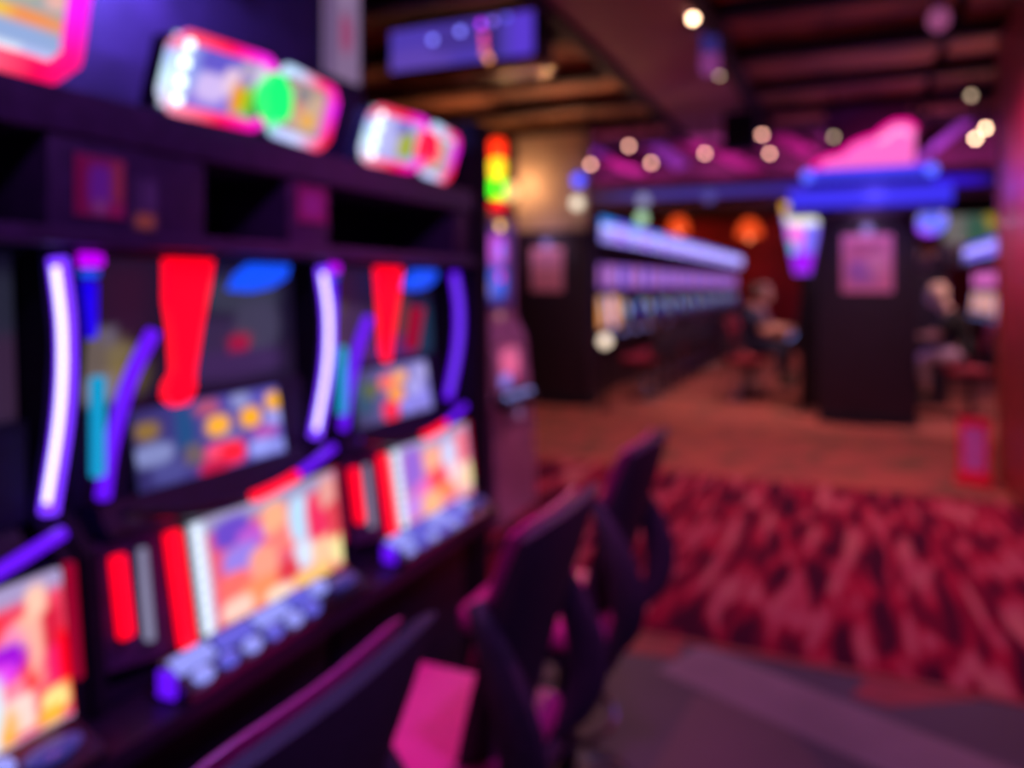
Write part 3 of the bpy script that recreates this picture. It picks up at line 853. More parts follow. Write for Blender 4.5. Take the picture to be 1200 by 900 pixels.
# ================================================================ stools
def stool(name, label, cat, loc, rz, M_seat=M_seat):
    t = thing(name, label, cat, loc, rz)
    MB().lathe([(0.215, 0.0), (0.215, 0.012), (0.20, 0.022), (0.06, 0.035), (0.045, 0.05)], seg=28).build('base', M_dchrome, t)
    MB().lathe([(0.032, 0.048), (0.032, 0.46)], seg=16).build('pedestal', M_dchrome, t)
    MB().lathe([(0.034, 0.205), (0.04, 0.21), (0.04, 0.235), (0.034, 0.24)], seg=16).tube(
        [(0.17 * math.cos(a) - 0.03, 0.17 * math.sin(a), 0.222) for a in [2 * PI * k / 24 for k in range(25)]], 0.010, 8, up=(0, 0, 1)).tube(
        [(-0.19, 0, 0.222), (0.03, 0, 0.222)], 0.009, 8, up=(0, 0, 1)).build('footrest', M_chrome, t)
    MB().box(-0.23, 0.19, -0.19, 0.19, 0.455, 0.505, 0.02).build('seat_pan', M_shell, t)
    MB().box(-0.265, 0.175, -0.215, 0.215, 0.503, 0.582, 0.034, 4).build('seat', M_seat, t)
    # curved backrest leaning away from the machine: black shell behind, raspberry pad in front
    def shell(name, m_, off0, off1, hscale, z0, z1, rnd):
        mb = MB()
        bm = mb.bm
        nx, nz = 12, 12
        front, rear = [], []
        for j in range(nz + 1):
            v = j / nz
            z = z0 + (z1 - z0) * v
            vv = (z - 0.54) / 0.525
            hw = (0.122 + 0.090 * min(1, max(0, vv)) ** 1.1) * hscale
            fr_, re_ = [], []
            for i in range(nx + 1):
                u = -1 + 2 * i / nx
                zz = z - (rnd * abs(u) ** 5 * v ** 3)
                x = 0.120 + 0.140 * max(0, vv) ** 1.2 - 0.050 * u * u * (1 - 0.6 * vv)
                edge = (1 - 0.5 * abs(u) ** 6) * (1 - 0.55 * v ** 8)
                mid = (off0 + off1) / 2
                fr_.append(bm.verts.new((x + mid + (off0 - mid) * edge, hw * u, zz)))
                re_.append(bm.verts.new((x + mid + (off1 - mid) * edge, hw * u, zz)))
            front.append(fr_)
            rear.append(re_)
        for j in range(nz):
            for i in range(nx):
                bm.faces.new((front[j][i], front[j][i + 1], front[j + 1][i + 1], front[j + 1][i]))
                bm.faces.new((rear[j][i + 1], rear[j][i], rear[j + 1][i], rear[j + 1][i + 1]))
            bm.faces.new((rear[j][0], front[j][0], front[j + 1][0], rear[j + 1][0]))
            bm.faces.new((front[j][nx], rear[j][nx], rear[j + 1][nx], front[j + 1][nx]))
        for i in range(nx):
            bm.faces.new((front[0][i + 1], front[0][i], rear[0][i], rear[0][i + 1]))
            bm.faces.new((front[nz][i], front[nz][i + 1], rear[nz][i + 1], rear[nz][i]))
        mb.build(name, m_, t)
    shell('backrest', M_vinyl, -0.020, 0.036, 1.0, 0.56, 1.068, 0.010)
    shell('back_pad', M_seat, -0.036, -0.0205, 0.90, 0.78, 1.064, 0.012)
    for s in (-1, 1):
        pth = arc([(0.14, s * 0.175, 0.92), (0.20, s * 0.190, 0.80), (0.235, s * 0.19, 0.69), (0.225, s * 0.18, 0.59), (0.17, s * 0.17, 0.515), (0.06, s * 0.155, 0.49)], 25)
        n = len(pth)
        rr = [0.018 + 0.030 * math.sin(PI * min(1, (i / (n - 1)) * 1.25)) ** 1 if i / (n - 1) < 0.8 else 0.018 for i in range(n)]
        MB().tube(pth, rr, 10, ry=0.026, up=(0, 1, 0)).build('back_brace', M_shell, t)
    return t


st1 = stool('casino_stool', 'nearest black stool at bottom edge, only its backrest top in view', 'stool', (-0.76, 0.70, 0), 0)
st2 = dup(st1, (-0.76, 1.44, 0), 0, 'middle black stool with pink lit seat in front of the middle machine')
st3 = dup(st1, (-0.76, 2.17, 0), 0, 'third black stool beside the bank end, standing nearest the red carpet')

# ================================================================ single machine beyond the bank end
def side_machine():
    t = thing('slot_machine', 'pink lit slot machine with stacked candle lamp just beyond the black end panel', 'slot machine', (-2.24, 4.62, 0))
    M_pk = mat('pink_grey_side', (0.42, 0.24, 0.40), 0.32, 0.1, 0.25, 5)
    prof = [(-0.36, 0.0), (0.28, 0.0), (0.26, 0.55), (0.23, 0.80), (0.20, 1.15), (0.12, 1.30), (0.12, 1.95), (0.04, 2.03), (-0.36, 2.03)]
    MB().prism(prof, 'y', -0.33, 0.33).build('cabinet', M_pk, t, smooth=False)
    panel('upper_screen', [(0.128, -0.27, 1.36), (0.128, 0.27, 1.36), (0.128, 0.27, 1.90), (0.128, -0.27, 1.90)], paint('3a2060', [(0.5, 0.7, 0.3, 0.2, 'c050d0'), (0.5, 0.3, 0.3, 0.2, '4060e0'), (0.2, 0.2, 0.1, 0.1, 'ffb0a0')]), SCREEN, t, 12, 12)
    panel('main_screen', [(0.245, -0.25, 0.84), (0.245, 0.25, 0.84), (0.212, 0.25, 1.12), (0.212, -0.25, 1.12)], paint('70305a', [(0.5, 0.6, 0.3, 0.3, 'e06090'), (0.3, 0.2, 0.15, 0.15, '8080f0')]), SCREEN, t, 12, 8)
    bb_ = MB().hexa([(0.22, -0.26, 0.76), (0.32, -0.26, 0.72), (0.32, 0.26, 0.72), (0.22, 0.26, 0.76), (0.22, -0.26, 0.83), (0.32, -0.26, 0.77), (0.32, 0.26, 0.77), (0.22, 0.26, 0.83)]).build('button_deck', M_cab, t, smooth=False)
    for k in range(4):
        MB().ball((0.285, -0.18 + k * 0.12, 0.798), 0.025, 1, 1, 0.5, 10).build('button', G_button2, bb_)
    # coloured lamps down the near edge
    lamps = [(1.90, 'ffc860', 2.5), (1.76, '8060ff', 1.6), (1.72, '6890ff', 1.2), (1.56, 'f010b0', 1.6), (1.22, 'e09060', 0.8), (1.30, 'd890a0', 0.8), (1.05, 'c06890', 0.9), (0.90, 'ff2078', 1.6), (0.72, '7068e0', 1.2), (0.66, 'a070a0', 0.8)]
    for i, (z, c, s) in enumerate(lamps):
        x = 0.132 if z > 1.2 else (0.225 if z > 0.8 else 0.27)
        MB().ball((x, 0.05, z), 0.028, 0.6, 1, 1, 10).build('edge_lamp', glow('edge_lamp_' + c, c, s), t)
    cn = MB().lathe([(0.055, 2.03), (0.055, 2.07), (0.03, 2.08), (0.03, 2.10)], 0.04, 0.20, 16).build('candle_base', G_red, t)
    for (z0, c) in ((2.11, '50ff20'), (2.245, 'ffd020'), (2.38, 'ff3010')):
        MB().lathe([(0.05, z0), (0.058, z0 + 0.02), (0.058, z0 + 0.10), (0.05, z0 + 0.125)], 0.04, 0.20, 16).build('candle_segment', glow('candle_' + c, c, 2.0), t)
    return t


side_machine()

# purple sign box hanging from the ceiling behind the bank
t = thing('hanging_sign', 'long violet lit sign box with bulb string hanging under the ceiling', 'sign', (-2.62, 5.05, 3.10))
MB().box(-0.60, 0.62, 0.0, 0.35, 0.02, 0.36, 0.02).build('case', M_cab, t)
panel('lit_face', [(-0.58, -0.008, 0.04), (0.60, -0.008, 0.04), (0.60, -0.008, 0.35), (-0.58, -0.008, 0.35)],
      paint('4c38a8', [(0.15, 0.2, 0.3, 0.3, '5a40a8'), (0.5, 0.6, 0.2, 0.3, '43308c'), (0.93, 0.5, 0.08, 0.6, '5838c8'), (0.72, 0.5, 0.04, 0.6, '30205c')]), SCREEN, t, 24, 8)
MB().box(-0.60, 0.62, -0.02, 0.36, -0.005, 0.02, 0.004).build('bottom_trim', mat('copper_trim', (0.35, 0.16, 0.08), 0.35, 0.6, 0.2, 10), t)
for (x, z, c, s) in ((-0.20, 0.235, '8080ff', 3.0), (0.03, 0.27, '8080ff', 3.0), (0.20, 0.30, 'c030ff', 2.5), (0.29, 0.31, '9070ff', 2.0), (0.40, 0.32, '6060f0', 1.5), (0.22, 0.21, 'ff50a0', 1.6), (0.225, 0.15, 'ff5080', 1.6), (0.23, 0.09, 'ff8050', 1.6), (0.26, 0.04, 'ffa060', 2.0)):
    MB().ball((x, -0.03, z), 0.022, seg=10).build('bulb', glow('sign_bulb_' + c + str(s), c, s), t)
for x in (-0.45, 0.45):
    MB().lathe([(0.012, 0.35), (0.012, 0.52)], x, 0.18, 8).build('hanger', M_metalblack, t)
for (px, py, lab) in ((545, 92, 'beige ceiling speaker can under the violet sign box, pointing down'),):
    p = at(px, py, 5.9)
    t = thing('ceiling_can', lab, 'lamp', (p.x, p.y, p.z))
    MB().lathe([(0.10, 0.0), (0.11, 0.05), (0.09, 0.16), (0.03, 0.20)], seg=16).build('shade', mat('beige_metal', (0.42, 0.27, 0.20), 0.5), t)
    MB().lathe([(0.012, 0.2), (0.012, ZC - p.z)], seg=8).build('stem', M_metalblack, t)


# ================================================================ columns
def column(x0, x1, y0, y1, label, zt, upper_m):
    cx, cy = (x0 + x1) / 2, (y0 + y1) / 2
    t = thing('pillar', label, 'pillar', (cx, cy, 0))
    hw, hd = (x1 - x0) / 2, (y1 - y0) / 2
    MB().box(-hw, hw, -hd, hd, 0.10, zt, 0.01).build('cladding', M_pillar, t)
    MB().box(-hw - 0.015, hw + 0.015, -hd - 0.015, hd + 0.015, 0.002, 0.10, 0.008).build('plinth', M_vent, t)
    MB().box(-hw + 0.06, hw - 0.06, -hd + 0.06, hd - 0.06, zt, 3.44).build('shaft', upper_m, t)
    MB().box(-hw - 0.02, hw + 0.02, -hd - 0.02, hd + 0.02, zt - 0.001, zt + 0.035, 0.006).build('cap', M_plum, t)
    return t


column(-3.97, -2.90, 9.10, 9.50, 'dark clad pillar with cream upper shaft and pink notice, left of the aisle', 2.16, M_cream)
pr = column(-0.26, 0.70, 9.10, 9.50, 'dark clad pillar with blue lit crown and pink neon on top, right of the aisle', 2.24, mat('plum_shaft', (0.10, 0.03, 0.10), 0.6))
# blue crown
cx, cy = 0.22, 9.20
cw = thing('crown_light', 'glowing blue double crown around the top of the right pillar', 'lamp', (cx, cy, 2.28))
MB().box(-0.80, 0.80, -0.42, 0.22, 0.0, 0.05, 0.01).build('crown_shelf', M_plum, cw)
MB().box(-0.78, 0.78, -0.40, 0.20, 0.05, 0.26, 0.05, 3).build('lower_band', glow('blue_band', (0.05, 0.035, 0.95), 0.95), cw)
MB().box(-0.60, 0.60, -0.36, 0.16, 0.262, 0.34, 0.01).build('recess', M_plum, cw)
MB().box(-0.64, 0.64, -0.38, 0.18, 0.341, 0.46, 0.045, 3).build('upper_band', glow('blue_band_upper', (0.055, 0.05, 1.0), 1.0), cw)
for s in (-1, 1):
    MB().ball((s * 0.585, -0.40, 0.40), 0.06, seg=12).build('end_bulb', glow('blue_bulb', (0.08, 0.12, 1.0), 1.8), cw)
nz = thing('neon_sign', 'pink glowing ramp shaped neon sign standing on the blue crown', 'sign', (cx, 8.99, 2.775))
poly = [(x * 0.84, z * 0.80) for x, z in [(-0.55, 0.0), (0.52, 0.0), (0.54, 0.44), (0.47, 0.53), (0.30, 0.54), (0.18, 0.46), (0.10, 0.38), (-0.04, 0.34), (-0.18, 0.28), (-0.28, 0.17), (-0.42, 0.14), (-0.53, 0.10)]]
MB().prism(poly, 'y', -0.05, 0.05).build('lit_body', glow('pink_neon', (1.0, 0.15, 0.58), 1.1), nz, smooth=False)
outl = [(x, -0.055, z) for x, z in poly[2:]] + [(-0.55, -0.055, 0.0)]
MB().tube(outl, 0.022, 8, up=(0, 1, 0)).build('neon_outline', glow('hot_pink_neon', (1.0, 0.0, 0.30), 1.6), nz)
MB().tube([(x * 0.6 + 0.12, -0.065, z * 0.6 + 0.08) for x, z in poly[2:8]], 0.018, 8, up=(0, 1, 0)).build('inner_neon', glow('pale_pink_neon', (1.0, 0.40, 0.72), 1.3), nz)

# notices on the pillars
def notice(x, y, z, w_, h_, label, c1, blobs):
    t = thing('notice', label, 'notice', (x, y, z))
    panel('paper', [(-w_ / 2, 0, 0), (w_ / 2, 0, 0), (w_ / 2, 0, h_), (-w_ / 2, 0, h_)], paint(c1, blobs), PRINT, t, 12, 12, 0.006)
    light('notice_light', 'POINT', (x, y - 0.30, z + h_ + 0.10), (0.95, 0.62, 1.0), 2.6, None, 0.04)
    MB().ball((0, -0.02, h_ + 0.05), 0.055, 1, 0.3, 1, 12).build('round_lamp', glow('notice_lamp', (0.30, 0.22, 0.75), 0.9), t)
    return t


notice(-3.46, 9.092, 1.43, 0.43, 0.55, 'pink paper notice under small violet lamp on left pillar', 'f0a0c0', [(0.5, 0.75, 0.4, 0.12, 'd088b0'), (0.5, 0.4, 0.35, 0.1, 'e898b0')])
notice(0.22, 9.092, 1.43, 0.50, 0.62, 'larger pink paper notice on the right pillar below the crown', 'f090c8', [(0.5, 0.78, 0.35, 0.12, 'c06090'), (0.4, 0.35, 0.3, 0.2, 'b878d8'), (0.7, 0.5, 0.2, 0.2, 'f0a0d0')])
# wall lamp on the left pillar
t = thing('pillar_lamp', 'warm glowing round lamp beside the cream shaft of the left pillar', 'lamp', (-4.02, 9.12, 2.60))
MB().lathe([(0.05, 0), (0.13, 0.05), (0.15, 0.13), (0.10, 0.21), (0.04, 0.24)], seg=18).build('globe', glow('warm_globe', (1.0, 0.55, 0.22), 1.3), t)
MB().lathe([(0.05, -0.04), (0.05, 0.0)], seg=12).tube([(0, 0, -0.03), (0.10, 0.05, -0.05), (0.20, 0.12, -0.10)], 0.02, 8).build('arm', M_metalblack, t)

# near red pillar at the right edge
t = thing('pillar', 'glossy red wooden pillar at the right edge of the carpet', 'pillar', (1.60, 5.95, 0))
M_wood = mat('red_wood', (0.36, 0.04, 0.045), 0.45, 0, 0.35, 5, coat=0.15)
for k in range(3):
    y0 = -0.95 + k * 0.60
    MB().box(-0.52, 0.5, y0 + 0.006, y0 + 0.594, 0.012, 3.40, 0.006).build('wood_panel', M_wood, t)
MB().box(-0.505, 0.5, -0.95, 0.85, 0.012, 3.41).build('core', mat('pillar_core', (0.06, 0.01, 0.01), 0.6), t)
MB().box(-0.535, -0.49, 0.84, 0.905, 0.012, 3.40, 0.006).build('corner_moulding', mat('orange_wood', (0.42, 0.09, 0.03), 0.35, 0, 0.3, 8), t)
# red floor stand at its foot
t = thing('floor_stand', 'small red floor stand with pale violet panel at the foot of the red pillar', 'sign', (0.90, 6.74, 0.004), R(-12))
t.scale = (0.86, 0.86, 0.95)
M_rp = mat('red_plastic', (0.85, 0.012, 0.06), 0.35, 0, 0.15, 20)
MB().box(-0.145, 0.145, -0.12, 0.12, 0.0, 0.055, 0.02, 3).build('base', M_rp, t)
fr = MB()
fr.box(-0.125, -0.085, -0.03, 0.03, 0.05, 0.50, 0.008)
fr.box(0.085, 0.125, -0.03, 0.03, 0.05, 0.50, 0.008)
fr.box(-0.125, 0.125, -0.03, 0.03, 0.45, 0.52, 0.015)
fr.box(-0.125, 0.125, -0.03, 0.03, 0.05, 0.10, 0.008)
fr.build('frame', M_rp, t)
MB().box(-0.086, 0.086, -0.018, 0.018, 0.098, 0.452).build('panel', mat('violet_panel', (0.62, 0.22, 0.72), 0.4, 0, 0.15, 20), t)

# ================================================================ machine rows beyond the columns
def row_machine(name, label, up_f, lo_f, top_cols, loc, rz, group, deck=True):
    """Simple upright slot machine facing +x."""
    t = thing(name, label, 'slot machine', loc, rz, group)
    prof = [(-0.62, 0.0), (-0.10, 0.0), (-0.10, 0.66), (0.06, 0.72), (0.06, 0.78), (-0.04, 0.90), (-0.10, 1.42), (-0.10, 1.98), (-0.62, 1.98)]
    MB().prism(prof, 'y', -0.345, 0.345).build('cabinet', M_row, t, smooth=False)
    panel('upper_screen', [(-0.094, -0.31, 1.47), (-0.094, 0.31, 1.47), (-0.094, 0.31, 1.80), (-0.094, -0.31, 1.80)], up_f, SCREEN, t, 8, 5)
    panel('main_screen', [(-0.036, -0.29, 0.92), (-0.036, 0.29, 0.92), (-0.088, 0.29, 1.36), (-0.088, -0.29, 1.36)], lo_f, SCREEN, t, 10, 8)
    dk = MB().hexa([(-0.02, -0.30, 0.785), (0.06, -0.30, 0.785), (0.06, 0.30, 0.785), (-0.02, 0.30, 0.785), (-0.04, -0.30, 0.88), (0.055, -0.30, 0.80), (0.055, 0.30, 0.80), (-0.04, 0.30, 0.88)]).build('button_deck', M_dchrome, t, smooth=False)
    MB().ball((0.02, 0.18, 0.84), 0.035, 1, 1, 0.6, 8).build('button', G_button2, dk)
    tp = MB().box(-0.20, 0.06, -0.365, 0.365, 2.06, 2.42, 0.02).build('topper_case', M_row, t)
    panel('topper_screen', [(0.068, -0.36, 2.08), (0.068, 0.36, 2.08), (0.068, 0.36, 2.40), (0.068, -0.36, 2.40)], top_cols, attr_mat('topper_screen', 1.0), tp, 8, 5)
    bl_ = MB()
    for q_ in range(6):
        bl_.ball((0.074, -0.31 + q_ * 0.124, 2.25 + 0.05 * (q_ % 2)), 0.022, seg=6)
        bl_.ball((0.074, -0.31 + q_ * 0.124, 2.10), 0.010, seg=6)
    tag(bl_.build('topper_bulbs', glow('topper_bulb', (0.52, 0.48, 1.0), 2.2), tp), kind='stuff')
    MB().box(-0.30, -0.12, -0.25, 0.25, 1.975, 2.06).build('topper_neck', M_row, t)
    return t


ledA = paint('9080ff', [(0.5, 0.92, 0.6, 0.2, '2090ff'), (0.25, 0.45, 0.14, 0.25, 'b8b0ff'), (0.7, 0.4, 0.14, 0.25, 'c0b0ff'), (0.5, 0.08, 0.6, 0.1, '7a58e0')])
ledB = paint('8a60ff', [(0.5, 0.95, 0.6, 0.14, '5068ff'), (0.5, 0.45, 0.3, 0.25, 'b098ff'), (0.15, 0.3, 0.14, 0.2, 'c878ff')])
upA = paint('8050c8', [(0.3, 0.5, 0.2, 0.3, '6a70f0'), (0.75, 0.5, 0.2, 0.4, 'b068c0')])
upB = paint('9a58b8', [(0.5, 0.5, 0.3, 0.3, 'b880d0')])
loA = paint('c89080', [(0.2, 0.5, 0.16, 0.6, 'a8a0f8'), (0.5, 0.5, 0.2, 0.5, 'ff9a30'), (0.85, 0.6, 0.12, 0.3, 'ffd0b8')])
loB = paint('301c40', [(0.5, 0.45, 0.14, 0.2, 'a8c8ff'), (0.2, 0.7, 0.12, 0.16, 'c8a080')])
loC = paint('28183c', [(0.5, 0.5, 0.14, 0.18, '5040e8'), (0.7, 0.7, 0.12, 0.14, '60b8e0')])
RX = -2.98
rA = row_machine('slot_machine', 'first slot machine of the left row with orange screen beside the left pillar', upA, loA, ledA, (RX, 9.97, 0.002), 0, None)
gl = 'slot machines of the long left row'
labN = 'slot machine of the long left row with lilac LED topper, receding to the red wall'
rB = row_machine('slot_machine', 'second slot machine of the left row with orange lit screen', upB, loA, ledB, (RX, 10.72, 0.002), 0, None)
rC = row_machine('slot_machine', 'third slot machine of the left row counted from the left pillar', upA, loB, ledA, (RX, 11.47, 0.002), 0, None)
rD = row_machine('slot_machine', 'fourth slot machine of the left row counted from the left pillar', upB, loC, ledB, (RX, 12.22, 0.002), 0, None)
for k in range(16):
    dup(rC if k % 2 == 0 else rD, (RX, 12.97 + k * 0.75, 0.002), 0, labN, gl)
gs = 'stools along the long left row'
labS = 'dark stool with red seat at the long left slot row'
M_seat2 = mat('dark_red_vinyl', (0.36, 0.006, 0.035), 0.5, 0, 0.12, 90)
stf = stool('casino_stool', 'red seated stool at the first machine of the left row, beside the left pillar', 'stool', (RX + 0.56, 9.99, 0.002), 0, M_seat2)
for k in range(1, 17):
    lab_ = {0: 'red seated stool at the first machine of the left row, beside the left pillar', 1: 'red seated stool at the second machine of the left row',
            2: 'red seated stool at the third machine of the left row'}.get(k)
    dup(stf, (RX + 0.56, 9.99 + k * 0.75, 0.002), R(random.uniform(-12, 12)), lab_ or labS, None if lab_ else gs)
# lamp at floor level glowing beside the first machines
p = at(709, 399, 9.3)
t = thing('lamp_globe', 'small warm white glowing globe low beside the left pillar', 'lamp', (p.x + 0.0, p.y, 0.002))
MB().lathe([(0.09, 0.0), (0.09, 0.02), (0.02, 0.035), (0.018, 0.76)], seg=14).build('stand', M_metalblack, t)
MB().ball((0, 0, 0.83), 0.075, seg=14).build('globe', glow('globe_glow', (1.0, 0.78, 0.60), 1.6), t)

# bank behind the right pillar: one side faces the aisle, the other faces right
ledC = paint('9a78ff', [(0.5, 0.85, 0.6, 0.25, 'e8ff50'), (0.5, 0.6, 0.4, 0.14, 'f8f8d0'), (0.4, 0.3, 0.3, 0.2, 'f080e0'), (0.8, 0.2, 0.2, 0.2, '7080ff')])
gr = 'slot machines of the bank behind the right pillar, aisle side'
labR = 'slot machine facing the aisle in the bank behind the right pillar'
r1 = row_machine('slot_machine', 'slot machine that the person in navy is playing', upA, loC, ledB, (-0.60, 10.45, 0.002), PI, None)
for k in range(1, 4):
    dup(r1, (-0.60, 10.45 + k * 0.75, 0.002), PI, 'slot machine that the person in the grey pink top is playing' if k == 1 else labR, None if k == 1 else gr)
gr2 = 'slot machines of the bank behind the right pillar, right side'
labR2 = 'slot machine facing right in the bank behind the right pillar'
upC = paint('7080ff', [(0.5, 0.75, 0.5, 0.2, '70a0ff'), (0.4, 0.4, 0.3, 0.2, 'b0a0ff'), (0.85, 0.5, 0.14, 0.4, 'f060c0')])
upD = paint('8050d0', [(0.5, 0.5, 0.3, 0.3, '9060e8')])
r2 = row_machine('slot_machine', 'slot machine that the blond person is playing behind the right pillar', upC, upD, paint('3a30c0', [(0.2, 0.8, 0.2, 0.2, 'ffd060'), (0.5, 0.5, 0.3, 0.3, 'a080ff'), (0.85, 0.3, 0.2, 0.3, '2070ff')]), (0.66, 10.05, 0.002), 0, None)
r2.scale = (1, 1, 0.84)
for k in range(1, 7):
    dup(r2, (1.27, 10.45 + k * 0.75, 0.002), 0, labR2, gr2)
# tall wedge shaped topper sign on the aisle side
t = thing('wedge_sign', 'tall wedge shaped lit sign, yellow top and violet below, left of the right pillar', 'sign', (-0.46, 9.72, 0.002))
hw0, hw1 = 0.10, 0.27
MB().hexa([(-hw0, 0, 1.62), (hw0, 0, 1.62), (hw0, 0.16, 1.62), (-hw0, 0.16, 1.62), (-hw1, 0, 2.56), (hw1, 0, 2.56), (hw1, 0.16, 2.56), (-hw1, 0.16, 2.56)]).build('case', M_row, t, smooth=False)
panel('lit_face', [(-hw0 + 0.01, -0.008, 1.64), (hw0 - 0.01, -0.008, 1.64), (hw1 - 0.015, -0.008, 2.54), (-hw1 + 0.015, -0.008, 2.54)],
      paint('9a60ff', [(0.5, 0.88, 0.6, 0.12, 'ffa040'), (0.60, 0.84, 0.5, 0.12, 'c0f020'), (0.55, 0.70, 0.5, 0.08, 'fffff0'), (0.3, 0.5, 0.24, 0.14, 'ff70e0'), (0.75, 0.45, 0.2, 0.2, '7a70ff'), (0.5, 0.14, 0.5, 0.14, 'a010f0'), (0.15, 0.35, 0.12, 0.08, '30c0e0')]),
      attr_mat('wedge_face', 1.15), t, 14, 24)
MB().lathe([(0.16, 0), (0.16, 0.02), (0.03, 0.04), (0.03, 1.63)], 0, 0.08, 12).build('post', M_metalblack, t)
# round multicoloured sign right of the right pillar
p = atY(1090, 259, 9.62)
t = thing('round_sign', 'round blue sign with yellow rim hanging right of the right pillar', 'sign', (p.x, p.y, p.z))
MB().ball((0, 0, 0), 0.17, 1, 0.35, 0.9, 18).build('lit_body', glow('blue_round', (0.14, 0.16, 1.0), 1.3), t)
MB().tube([(0.15 * math.cos(a), -0.05, 0.14 * math.sin(a)) for a in [R(40 + k * 12) for k in range(12)]], 0.022, 8, up=(0, 1, 0)).build('yellow_rim', glow('yellow_rim', (1.0, 0.65, 0.15), 1.6), t)
MB().tube([(0.15 * math.cos(a), -0.05, 0.14 * math.sin(a)) for a in [R(190 + k * 12) for k in range(9)]], 0.022, 8, up=(0, 1, 0)).build('violet_rim', glow('violet_rim', (0.35, 0.05, 1.0), 1.6), t)
MB().lathe([(0.012, 0.12), (0.012, ZC - 0.02 - p.z)], seg=8).build('hanger', M_metalblack, t)
# right hand row far back
gr3 = 'slot machines of the far right row'
labF = 'slot machine with violet LED topper in the row right of the red stand'
r3 = row_machine('slot_machine', labF, paint('c050b0', [(0.5, 0.5, 0.3, 0.3, 'f080d0')]), loA, paint('5a30ff', [(0.5, 0.5, 0.2, 0.3, 'a080ff')]), (2.62, 16.4, 0.002), PI, gr3)
r3b = [dup(r3, (2.62, 16.4 + k * 0.75, 0.002), PI, labF, gr3) for k in range(1, 6)]

# far back: pale board and pendant lamps
p0 = atY(1138, 268, 22)
bd = panel('menu_board', [(p0.x - 0.6, 22, p0.z - 0.35), (p0.x + 0.6, 22, p0.z - 0.35), (p0.x + 0.6, 22, p0.z + 0.35), (p0.x - 0.6, 22, p0.z + 0.35)],
           paint('506860', [(0.2, 0.5, 0.25, 0.5, '807878'), (0.85, 0.75, 0.16, 0.25, 'c0a020'), (0.6, 0.5, 0.2, 0.4, '406858')]), attr_mat('board', 0.7), None, 12, 8, 0.05)
tag(bd, 'dim green and yellow lit board far back beside the red pillar', 'sign')
for x in (-0.5, 0.5):
    MB().box(p0.x + x - 0.012, p0.x + x + 0.012, 22.012, 22.036, p0.z + 0.3, ZC + 0.06).build('hanger_rod', M_metalblack, bd)


def pendant(px, py, Y, r, label):
    p = atY(px, py, Y)
    t = thing('pendant_lamp', label, 'lamp', tuple(p))
    MB().lathe([(r, -0.28), (r * 0.96, -0.1), (r * 0.6, 0.15), (r * 0.25, 0.24), (0.03, 0.26)], seg=18).build('shade', glow('orange_shade', (1.0, 0.085, 0.015), 0.95, (0.5, 0.05, 0.01)), t)
    MB().ball((0, 0, -0.24), r * 0.4, seg=10).build('bulb', glow('orange_bulb', (1.0, 0.16, 0.05), 1.0), t)
    MB().lathe([(0.012, 0.25), (0.012, ZC + 0.06 - p.z)], seg=8).build('cord', M_metalblack, t)
    light('pendant_light', 'POINT', tuple(p + Vector((0, 0, -0.40))), (1.0, 0.28, 0.12), 24, None, 0.1)


pendant(878, 266, 24.2, 0.38, 'orange pendant lamp hanging over the aisle, nearer the right pillar')
pendant(795, 262, 24.2, 0.34, 'smaller orange pendant lamp above the left row of toppers')


# ================================================================ ceiling fixtures
def spot(p, label, group, lens_m, size=1.0, aim=None, body=M_metalblack):
    t = thing('spotlight', label, 'lamp', tuple(p), 0, group)
    MB().lathe([(0.012, 0.10 * size), (0.012, ZC + 0.055 - p[2])], seg=8).lathe([(0.05, ZC + 0.035 - p[2]), (0.05, ZC + 0.055 - p[2])], seg=12).build('stem', M_metalblack, t)
    can = MB().lathe([(0.045 * size, -0.09 * size), (0.055 * size, -0.08 * size), (0.055 * size, 0.05 * size), (0.03 * size, 0.10 * size), (0.012, 0.13 * size)], seg=16)
    rot = Matrix.Identity(3)
    if aim is not None:
        rot = (Vector(aim) - Vector(p)).to_track_quat('-Z', 'Y').to_matrix()
    bmesh.ops.rotate(can.bm, cent=(0, 0, 0.05 * size), matrix=rot, verts=can.bm.verts[:])
    co = can.build('can', body, t)
    ln = MB().ball((0, 0, -0.092 * size), 0.026 * size, 1, 1, 0.4, 12)
    bmesh.ops.rotate(ln.bm, cent=(0, 0, 0.05 * size), matrix=rot, verts=ln.bm.verts[:])
    ln.build('lens', lens_m, co)
    return t


